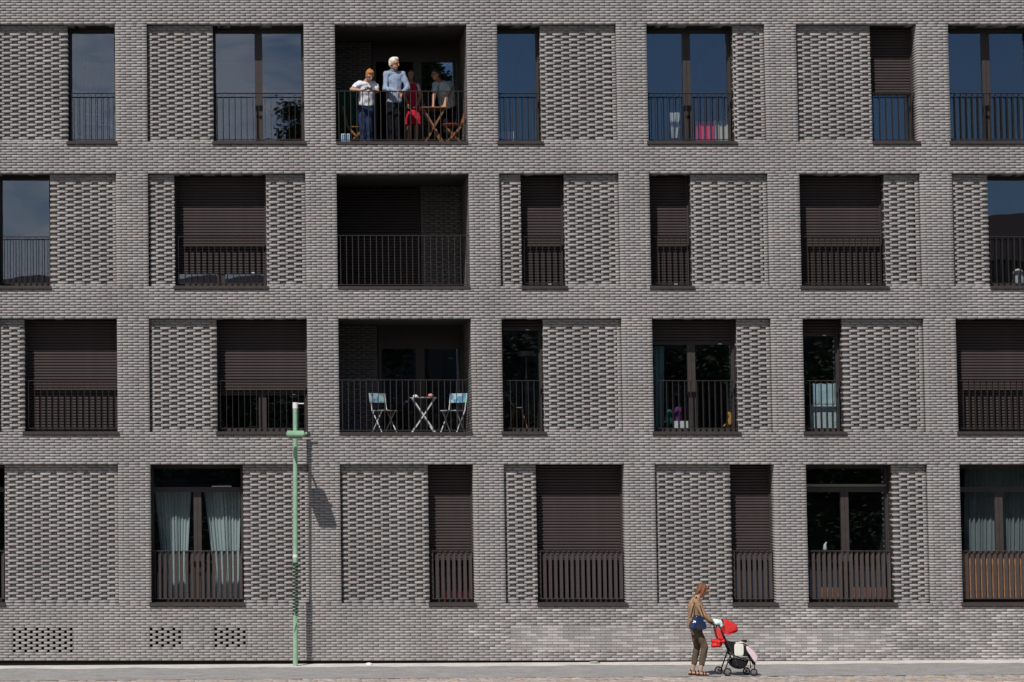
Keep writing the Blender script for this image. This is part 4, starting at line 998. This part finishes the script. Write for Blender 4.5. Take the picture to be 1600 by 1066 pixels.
b = MB(); xp = wx(695.5, .75, zr1); b.tube([(xp, .75, zr1), (xp + .01, .75, zr1 + .12), (xp + .03, .75, zr1 + .22)], [.030, .036, .028], n=12)
tag(b.build('paper_bag', mat('kraft_paper', (.50, .32, .19), .8, bump=.6, bump_s=20), smooth=True), 'narrow tan paper bag standing on the wooden table of the top-floor loggia', 'paper bag')
# dark green folded tarpaulin behind, and a small blue-white lantern box
b = MB(); xa, xb_ = wx(527, 1.5, F0), wx(562, 1.5, F0); N = 14; zt_ = at(0, 142, 1.5)[2]
vs = []
for i in range(N + 1):
    x = xa + (xb_ - xa) * i / N; y = 1.5 + .025 * math.sin(i * 1.9); vs += [(x, y, F0), (x, y, zt_ - .01 * math.sin(i)), (x, y + .05, zt_ - .01 * math.sin(i)), (x, y + .05, F0)]
b.add(vs, [(i * 4 + k, (i + 1) * 4 + k, (i + 1) * 4 + k + 1, i * 4 + k + 1) for i in range(N) for k in range(3)] + [(0, 1, 2, 3), (N * 4 + 3, N * 4 + 2, N * 4 + 1, N * 4)])
tag(b.build('privacy_screen', mat('dark_green_canvas', (.012, .10, .065), .85), smooth=False), 'dark green canvas screen at the left end of the top-floor loggia', 'screen')
lx0, lx1 = wx(533, .16, F0), wx(546, .16, F0)
lt = thing('lantern', 'small white-framed lantern with blue panes on the top-floor loggia floor', 'lantern', ((lx0 + lx1) / 2, .2, F0))
zq0, zq1 = F0 + .005, F0 + .16
b = MB(); b.box(lx0, lx1, .12, .28, zq1, zq1 + .014); b.box(lx0, lx1, .12, .28, zq0, zq0 + .014)
for x in (lx0, lx1 - .012):
    for y in (.12, .268): b.box(x, x + .012, y, y + .012, zq0 + .0145, zq1 - .0005)
b.build('frame', mat('mint_paint', (.55, .75, .68), .5), lt)
b = MB(); b.box(lx0 + .013, lx1 - .013, .135, .265, zq0 + .015, zq1 - .001); b.build('panes', mat('blue_pane', (.06, .16, .30), .3), lt)
for k in range(3):
    x = lx0 + (lx1 - lx0) * (k + 1) / 4; b = MB(); b.box(x - .004, x + .004, .122, .134, zq0 + .015, zq1 - .001); b.build('glazing_bar', WHITEP, lt)
# second-floor loggia
F2 = ZB[2]
FLOW = bpy.data.materials.new('flowered_oilcloth'); FLOW.use_nodes = True; n = FLOW.node_tree; bs = n.nodes['Principled BSDF']; bs.inputs['Roughness'].default_value = .6
vo = n.nodes.new('ShaderNodeTexVoronoi'); vo.inputs['Scale'].default_value = 13; rp = n.nodes.new('ShaderNodeValToRGB'); rp.color_ramp.interpolation = 'CONSTANT'
for p, c_ in ((.0, (.07, .20, .36, 1)), (.30, (.30, .42, .46, 1)), (.55, (.28, .42, .45, 1)), (.80, (.12, .32, .27, 1)), (.94, (.32, .16, .2, 1))):
    e = rp.color_ramp.elements.new(p) if p else rp.color_ramp.elements[0]; e.color = c_; e.position = p
rp.color_ramp.elements[-1].color = (.30, .42, .46, 1)
sp_ = n.nodes.new('ShaderNodeSeparateColor'); tcc = n.nodes.new('ShaderNodeTexCoord')
n.links.new(tcc.outputs['Object'], vo.inputs['Vector']); n.links.new(vo.outputs['Color'], sp_.inputs[0]); n.links.new(sp_.outputs[0], rp.inputs['Fac']); n.links.new(rp.outputs['Color'], bs.inputs['Base Color'])
def metal_chair(label, pxc, Y, yaw):
    t = thing('folding_chair', label, 'chair', (wx(pxc, Y, F2), Y, F2), 'flower-backed folding chairs on the second loggia'); w = .19
    M = Matrix.Translation((wx(pxc, Y, F2), Y, F2)) @ Matrix.Rotation(yaw, 4, 'Z')      # local: faces +x
    def p(x, y, z): return M @ Vector((x, y, z))
    for s_ in (-1, 1):
        b = MB(); b.tube([p(.17, s_ * w, .01), p(-.15, s_ * w, .46), p(-.22, s_ * w, .80)], .011, n=6); b.build('back_leg', WMET, t)
        b = MB(); b.tube([p(-.17, s_ * (w - .025), .01), p(.15, s_ * (w - .025), .44)], .011, n=6); b.build('front_leg', WMET, t)
    b = MB(); b.box(-.17, .19, -w, w, .44, .458, M=M); b.build('seat', mat('pale_seat_metal', (.36, .36, .34), .5), t)
    b = MB(); b.box(-.012, .0, -w - .02, w + .02, .0, .19, M=M @ Matrix.Translation((-.19, 0, .62)) @ Matrix.Rotation(-.16, 4, 'Y')); b.build('backrest', FLOW, t)
    return t
metal_chair('white metal folding chair with flowered blue backrest left of the bistro table', 600, .62, -.95)
metal_chair('white metal folding chair with flowered blue backrest right of the bistro table', 708, .68, PI + .95)
ztab = at(0, 621, .5)[2]
folding_table('round white metal bistro table with crossed legs on the second-floor loggia', wx(640, .5, ztab), wx(683, .5, ztab), .28, .80, ztab, F2, WMET, 0, leg=.022, mtop=mat('grey_tabletop', (.30, .30, .29), .5))
b = MB(); b.ell((wx(673, .5, ztab), .5, ztab + .04), (.055, .055, .035)); b.tube([(wx(673, .5, ztab), .5, ztab), (wx(673, .5, ztab), .5, ztab + .03)], .03, n=10)
tag(b.build('bowl', mat('salmon_ceramic', (.62, .25, .20), .5), smooth=True), 'salmon pink bowl on the right side of the white bistro table', 'bowl')
b = MB(); xq = wx(649, .45, ztab); b.box(xq - .05, xq + .06, .40, .55, ztab, ztab + .012); b.ell((xq, .46, ztab + .03), (.05, .05, .022)); tag(b.build('napkin', WHITEP, smooth=False), 'crumpled white napkin on the left side of the white bistro table', 'napkin')
# wire trellis leaning in the corner
TR = mat('grey_blue_wire', (.11, .13, .17), .5); Yt = 1.75
tr = thing('wire_rack', 'tall grey-blue wire drying rack standing in the left corner of the second-floor loggia', 'rack', (wx(560, Yt, F2), Yt, F2))
xa, xb_ = wx(536, Yt, F2 + 1), wx(589, Yt, F2 + 1); za, zb_ = at(0, 558, Yt)[2], at(0, 626, Yt)[2]
for (p0, p1) in (((xa, Yt, F2), (xa, Yt, za)), ((xb_, Yt, F2), (xb_, Yt, za)), ((xa, Yt, za), (xb_, Yt, za)), ((xa, Yt, zb_), (xb_, Yt, zb_))):
    b = MB(); b.tube([p0, p1], .010, n=6); b.build('rail', TR, tr)
for k in range(1, 5):
    x = xa + (xb_ - xa) * k / 5; b = MB(); b.tube([(x, Yt, zb_), (x, Yt, F2 + .02)], .004, n=5); b.build('wire', TR, tr)
b = MB(); xq = wx(553, 1.4, F2); b.box(xq - .13, xq + .13, 1.3, 1.5, F2, F2 + .14); b.box(xq - .03, xq + .10, 1.34, 1.46, F2 + .141, F2 + .26); tag(b.build('storage_box', mat('navy_plastic', (.02, .035, .11), .5)), 'navy blue plastic boxes stacked in the left corner of the second-floor loggia', 'box')

# ------------------------------------------------------------------ curtains and things behind the glass
def curtain(label, rt0, rt1, rb0, rb1, ytop, ybot, Y, m, folds=9, amp=.03, group=None):
    z1, z0 = at(0, ytop, Y)[2], at(0, ybot, Y)[2]; a0, a1, b0, b1 = wx(rt0, Y, z1), wx(rt1, Y, z1), wx(rb0, Y, z0), wx(rb1, Y, z0); NX, NZ = folds * 8, 14; b = MB(); vs = []
    for i in range(NZ + 1):
        t_ = i / NZ; k = t_ ** .95
        for j in range(NX + 1):
            q = j / NX; qq = q + .010 * math.sin(q * 40 + 1) ; x = (a0 + (b0 - a0) * k) * (1 - qq) + (a1 + (b1 - a1) * k) * qq
            vs.append((x, Y + amp * math.sin(q * folds * 2 * PI + .5 * math.sin(q * 9)) * (1 + .5 * math.sin(q * 13)) + .01 * math.sin(t_ * 5 + q * 7), z1 + (z0 - z1) * t_))
    b.add(vs, [(i * (NX + 1) + j, i * (NX + 1) + j + 1, (i + 1) * (NX + 1) + j + 1, (i + 1) * (NX + 1) + j) for i in range(NZ) for j in range(NX)])
    return tag(b.build('curtain', m, smooth=True), label, 'curtain', group)
SHEER = cloth_mat('sheer_white_curtain', (.80, .87, .87), .10); SHEER2 = cloth_mat('grey_sheer_curtain', (.50, .56, .58), .35)
g_ = 'gathered white curtains in the ground-floor window'
curtain('gathered white curtain on the left casement of the ground-floor window beside the lamp post', 241, 299, 258, 291, 766, 934, .86, SHEER, 10, .035, g_)
curtain('gathered white curtain on the right casement of the ground-floor window beside the lamp post', 318, 377, 338, 373, 766, 934, .86, SHEER, 10, .035, g_)
curtain('grey sheer curtain across the far right ground-floor window behind the wooden slats', 1506, 1640, 1506, 1640, 731, 945, .88, SHEER2, 22, .03)
curtain('pale teal curtain at the left side of the second-row-from-below double window', 1021, 1038, 1022, 1037, 541, 672, .8, cloth_mat('teal_curtain', (.30, .50, .52), .0), 3, .02)
def blk(label, cat, name, x0, x1, ytop, ybot, Y, m, dep=.12, kind='box', floor=None):
    z1 = at(0, ytop, Y)[2]; z0 = floor if floor is not None else at(0, ybot, Y)[2]; a, c = wx(x0, Y, z0), wx(x1, Y, z0); b = MB()
    if kind == 'box': b.box(a, c, Y, Y + dep, z0, z1)
    elif kind == 'soft':
        b.capsule(((a + c) / 2, Y + dep / 2, z0 + (c - a) * .25), ((a + c) / 2, Y + dep / 2, z1 - (c - a) * .35), (c - a) / 2, (c - a) / 2.2, .7)
    elif kind == 'slab':
        N = 10; vs = []
        for i in range(N + 1):
            x = a + (c - a) * i / N; y = Y + .02 * math.sin(i * 2.2); vs += [(x, y, z0), (x, y, z1 - .01 * (i % 3)), (x, y + dep, z1 - .01 * (i % 3)), (x, y + dep, z0)]
        b.add(vs, [(i * 4 + k, (i + 1) * 4 + k, (i + 1) * 4 + k + 1, i * 4 + k + 1) for i in range(N) for k in range(3)] + [(0, 1, 2, 3), (N * 4 + 3, N * 4 + 2, N * 4 + 1, N * 4)])
    o = b.build(name, m, smooth=(kind == 'soft')); return tag(o, label, cat)
fl = lambda r: ZB[r] + .0
blk('red cushion propped inside the upper double window right of the loggia', 'cushion', 'cushion', 1088, 1116, 189, 216, .72, mat('hot_red_fabric', (.70, .03, .09), .8), .12, 'slab', fl(0))
blk('ribbed cream cushion propped beside the red cushion in the upper double window', 'cushion', 'cushion', 1118, 1142, 188, 216, .72, mat('cream_rib', (.55, .46, .38), .85), .12, 'slab', fl(0))
curtain('white towel hanging inside the left casement of the upper double window', 1046, 1063, 1049, 1058, 176, 216, .75, cloth_mat('towel', (.75, .75, .72), 0), 5, .02)
blk('light blue and white bedding bundle inside the narrow second-row window at right', 'bedding', 'bedding', 1270, 1311, 599, 631, .74, mat('pale_blue_bedding', (.42, .55, .62), .85, noise_s=6, noise_a=.2), .2, 'slab')
blk('white storage chest under the light blue bedding in the narrow window', 'chest', 'chest', 1267, 1309, 632, 669, .74, mat('white_chest', (.50, .56, .58), .6), .3, 'box', fl(2))
bush = MB()
for k in range(60):
    p = at(1311 + random.gauss(0, 2.2), 660 + random.gauss(0, 5), .68); M = Matrix.Rotation(random.uniform(0, 6), 3, 'Z') @ Matrix.Rotation(random.uniform(-1, 1), 3, 'X'); bush.add([p + M @ Vector(q) for q in ((-.02, 0, 0), (0, 0, .035), (.02, 0, 0), (0, .006, -.03))], [(0, 1, 2, 3)])
tag(bush.build('potted_plant', mat('leaf_green', (.06, .16, .03), .6)), 'small green leafy plant at the foot of the narrow window beside the white chest', 'plant')
blk('dark green soft toy inside the double window with the teal curtain', 'toy', 'soft_toy', 1040, 1053, 640, 662, .80, mat('green_toy', (.015, .12, .08), .8), .15, 'soft')
blk('purple stuffed toy beside the green one inside the double window', 'toy', 'stuffed_toy', 1054, 1067, 636, 662, .80, mat('purple_toy', (.16, .03, .17), .9), .12, 'soft')
blk('white shoebox on the floor inside the double window with the teal curtain', 'box', 'shoebox', 1054, 1079, 658, 668, .70, WHITEP, .18, 'box', fl(2))
# orange plush giraffe-like animal seated on the floor
ga = thing('stuffed_animal', 'ochre yellow stuffed animal sitting at the right side of the double window', 'toy', at(1140, 668, .68)); b = MB(); pp = lambda x, y, dy=0: at(x, y, .68 + dy)
b.capsule(pp(1141, 662), pp(1142, 652), .055, .045); b.capsule(pp(1142, 652), pp(1139, 646), .04, .036); b.capsule(pp(1139, 646), pp(1135, 648), .03, .02); b.capsule(pp(1138, 660), pp(1131, 666, -.03), .024, .02)
b.capsule(pp(1145, 660), pp(1147, 666, -.03), .03, .024); b.capsule(pp(1142, 652), pp(1136, 659, -.02), .02, .016); b.build('body', mat('ochre_plush', (.55, .27, .07), .85), ga, voxel=.012, sm_it=1)
# shell chair and floor lamp in the narrow window
ch = thing('chair', 'white shell chair with splayed wooden legs inside the narrow window right of the bistro loggia', 'chair', (wx(808, .95, F2), .95, F2))
rows = [[at(x + dx, y, .95 + dy) for x, y in ((793, 612), (797, 627), (801, 636), (812, 638), (817, 636))] for dx, dy in ((0, -.20), (1, 0), (0, .20))]
sheet('shell', mat('white_shell', (.5, .52, .56), .5), rows, ch, .02)
for a_, e_ in (((802, 638, -.12), (795, 668, -.18)), ((815, 638, -.12), (826, 668, -.2)), ((804, 638, .12), (799, 668, .2)), ((814, 638, .12), (821, 668, .2))):
    b = MB(); q0 = at(a_[0], a_[1], .95 + a_[2]); q1 = at(e_[0], e_[1], .95 + e_[2]); q1.z = F2; b.tube([q0, q1], [.014, .010], n=8); b.build('leg', mat('beech_wood', (.50, .25, .10), .5), ch)
fl_ = thing('floor_lamp', 'floor lamp with pale drum shade inside the narrow window right of the bistro loggia', 'lamp', (wx(822, 1.6, F2), 1.6, F2))
b = MB(); q0 = at(822, 553, 1.6); b.tube([q0 + Vector((0, 0, -.05)), q0 + Vector((0, 0, .05))], [.19, .17], n=20); b.build('lamp_shade', mat('linen_shade', (.40, .40, .40), .8), fl_)
b = MB(); b.tube([(q0.x, 1.6, F2), q0 + Vector((0, 0, -.06))], .012, n=8); b.tube([(q0.x, 1.6, F2), (q0.x, 1.6, F2 + .02)], .13, n=16); b.build('stand', WMET, fl_)
# tripod stand with orange top, top left window
tp_ = thing('wire_stand', 'tall white wire stand with orange top inside the top-floor window at far left', 'stand', at(148, 218, .9))
b = MB(); b.tube([at(138, 86, 1.6), at(148, 84.5, 1.6), at(159, 86, 1.6)], .030, n=8); b.build('orange_top', mat('orange_plastic', (.60, .20, .10), .6), tp_, smooth=True)
for pts in (((138, 88), (134, 130), (118, 216)), ((157, 88), (160, 130), (178, 216)), ((140, 130), (146, 217)), ((130, 178), (172, 180)), ((118, 192), (176, 196))):
    b = MB(); b.tube([at(x, y, 1.6) for x, y in pts], .005, n=6); b.build('wire', mat('dull_wire', (.16, .17, .18), .5), tp_)
blk('white pillow lying inside the far right window of the third row from below', 'pillow', 'pillow', 1585, 1604, 420, 445, .75, mat('white_pillow', (.55, .55, .55), .85), .3, 'soft')
blk('terracotta planter inside the ground-floor double window left of the far right one', 'planter', 'planter', 1279, 1386, 918, 936, .74, mat('terracotta', (.42, .15, .07), .8, noise_s=9, noise_a=.4), .2, 'box', fl(3) + .005)
b = MB(); b.capsule(at(1289, 858, .8), at(1289, 852, .8), .04, .03); b.capsule(at(1289, 852, .8), at(1291, 848, .8), .028, .014); tag(b.build('bird_figurine', WHITEP, smooth=True), 'small white bird figurine behind glass above the terracotta planter', 'figurine')
# wooden panel behind the far right railing
wp = thing('wood_screen', 'orange-brown wooden board screen fixed behind the far right ground-floor railing', 'screen', (wx(1560, .38, ZB[3]), .38, ZB[3] + .02)); x = nx(1503, ZB[3]) ; OW = mat('orange_cedar', (.32, .15, .065), .6, noise_s=12, noise_a=.35)
zt_ = RAILZ[3] - .03
while x < nx(1640, ZB[3]) - .1:
    b = MB(); b.box(x, x + .105, .372, .385, ZB[3] + .09, zt_ - random.uniform(0, .03)); b.build('board', OW, wp, leaned=True); x += .109
blk('dark red storage chest inside the ground-floor window with the half-lowered narrow shutter', 'chest', 'chest', 680, 735, 885, 936, .9, mat('dark_red_lacquer', (.16, .012, .02), .4), .4, 'box', fl(3))
b = MB(); [b.box(wx(x, .9, fl(1)), wx(x + 12, .9, fl(1)), .9, 1.1, fl(1), fl(1) + .24) for x in (279,)]; tag(b.build('blue_box', mat('denim_box', (.10, .16, .32), .7)), 'blue box inside the third-row window just under the raised shutter', 'box')
blk('pale pink bundle at the bottom left of the narrow top window beside the loggia', 'bundle', 'bundle', 781, 803, 205, 216, .8, mat('pale_pink', (.55, .42, .45), .85), .2, 'slab', fl(0))
# bits lying at the foot of the wall
for (x, y, s_, m_, lb, ct) in ((577, 1037.5, .07, mat('white_stone', (.75, .73, .70), .7), 'white broken stone at the foot of the wall right of the lamp post', 'stone'), (929, 1036, .11, mat('green_grey_stone', (.30, .33, .28), .8), 'flat grey-green stone at the foot of the wall left of the woman', 'stone')):
    Yq = -.45 if s_ < .1 else -.35; p = at(x, y, Yq); b = MB(); b.ell((p.x, Yq, zg(p.x) + .02), (s_, .05, .03), n=9, m=5)
    for v in b.v: v += Vector((random.uniform(-.012, .012), random.uniform(-.01, .01), random.uniform(-.006, .006)))
    tag(b.build('stone', m_), lb, ct)

# ------------------------------------------------------------------ the other side of the street (seen only in the glass)
def opp_building(label, x0, x1, y0, y1, h, m, roof):
    t = thing('building', label, 'building', ((x0 + x1) / 2, (y0 + y1) / 2, 0)); b = MB(); b.box(x0, x1, y0, y1, -.3, h); b.build('wall', m, t)
    b = MB(); ym = (y0 + y1) / 2; b.add([(x0 - .4, y0 - .4, h + .003), (x1 + .4, y0 - .4, h + .003), (x1 + .4, y1 + .4, h + .003), (x0 - .4, y1 + .4, h + .003), (x0 + 2, ym, h + roof), (x1 - 2, ym, h + roof)], [(0, 1, 5, 4), (2, 3, 4, 5), (1, 2, 5), (3, 0, 4), (3, 2, 1, 0)]); b.build('roof', mat('roof_tile', (.11, .06, .045), .85), t)
    nxw = int((x1 - x0) / 3); nf = int(h / 3.1)
    for f_ in range(nf):
        for i in range(nxw):
            x = x0 + (i + .5) * (x1 - x0) / nxw; z = 1.0 + f_ * 3.1; w_ = bpy.data.objects.new('window', opp_w); parent_to(w_, t, Vector((x, y1 + .01, z)))
b = MB(); b.box(-.6, .6, -.02, .03, 0, 1.6); opp_w = bpy.data.meshes.new('window'); opp_w.from_pydata(b.v, [], b.f); opp_w.materials.append(mat('dark_window', (.03, .035, .04), .2))
opp_building('ochre apartment block with hipped tile roof across the street, mirrored in the right windows', 26, 62, -96, -82, 15.5, mat('ochre_render', (.20, .15, .10), .9), 3.2)
opp_building('long grey terrace across the street, mirrored only in the lower windows', -48, 36, -112, -98, 14.2, mat('grey_render', (.16, .15, .14), .9), 2.5)
LEAFM = mat('dark_foliage', (.065, .085, .028), .8, noise_s=.6, noise_a=.5); BARK = mat('bark', (.07, .05, .035), .9)
def opp_tree(label, x, y, h, cr_, seed, n=6000, base=.35, group='trees across the street', lf=.15):
    rnd = random.Random(seed); t = thing('tree', label, 'tree', (x, y, 0), group); b = MB(); b.tube([(x, y, -.1), (x + .1, y, h * .4), (x, y + .1, h * .8)], [.28, .2, .06], n=8)
    cl = []
    for k in range(14):
        a = rnd.uniform(0, 2 * PI); z = h * rnd.uniform(base, .93); rr = cr_ * (1 - abs(z / h - .6) * 1.3) * rnd.uniform(.3, 1); p = Vector((x + rr * math.cos(a), y + rr * math.sin(a), z)); cl.append((p, cr_ * rnd.uniform(.28, .5)))
        b.tube([(x, y, z * .75), p], [.09, .03], n=5)
    b.build('trunk', BARK, t); vs = []; fs = []
    for k in range(n):
        p, r_ = rnd.choice(cl); q = p + Vector((rnd.gauss(0, 1), rnd.gauss(0, 1), rnd.gauss(0, .7))) * r_ * .55; M = Matrix.Rotation(rnd.uniform(0, 6.3), 3, 'Z') @ Matrix.Rotation(rnd.uniform(-1.3, 1.3), 3, 'X'); i0 = len(vs)
        vs += [q + M @ Vector(w) for w in ((-lf, 0, 0), (0, -lf * .6, 0), (lf, 0, 0), (0, lf * .6, .05))]; fs.append((i0, i0 + 1, i0 + 2, i0 + 3))
    b = MB(); b.add(vs, fs); b.build('crown', LEAFM, t)
opp_tree('tall dark tree across the street, mirrored in the top-floor loggia door', 7.1, -68, 26, 2.0, 1, 13000, .62, lf=.12)
opp_tree('round tree across the street, mirrored at the foot of the second top-floor window', 1.7, -70, 23.2, 2.0, 2, 9000, .5, lf=.10)
for k, (x, h_) in enumerate(((-30, 12), (-23, 13), (-15, 11), (-8, 12.5), (-2, 12), (4.5, 13), (12, 12), (17.5, 13.5), (23, 12), (29, 12), (36, 11), (43, 12))):
    opp_tree(['leftmost small street tree opposite, clear of the terrace end','street tree opposite, next to the leftmost one','lowest street tree opposite, before the left end of the grey terrace','street tree opposite, left of the long terrace middle','street tree opposite, just left of the round tall tree','street tree opposite, between the two tall dark trees','street tree opposite, just right of the tallest tree','tallest of the small street trees, before the terrace right half','street tree opposite, before the gap left of the ochre block','street tree opposite, before the left corner of the ochre block','lowest street tree opposite, before the middle of the ochre block','rightmost street tree opposite, before the ochre block'][k], x, -74 - (k % 3) * 2, h_, 4.2, 10 + k, 5000, .15, lf=.2)
hd = MB(); rnd = random.Random(5); vs = []; fs = []
for k in range(22000):
    q = Vector((rnd.uniform(-40, 50), -64 + rnd.uniform(-1.2, 1.2), rnd.uniform(0, 1) ** .7 * (2.6 + .7 * noise.noise(Vector((k * .01, 0, 0)))))); M = Matrix.Rotation(rnd.uniform(0, 6.3), 3, 'Z') @ Matrix.Rotation(rnd.uniform(-1.3, 1.3), 3, 'X'); i0 = len(vs)
    vs += [q + M @ Vector(w) for w in ((-.14, 0, 0), (0, -.1, 0), (.14, 0, 0), (0, .1, .03))]; fs.append((i0, i0 + 1, i0 + 2, i0 + 3))
hd.add(vs, fs); tag(hd.build('hedge', LEAFM), 'long clipped hedge across the street, mirrored in the ground-floor glass', 'hedge', kind=None)
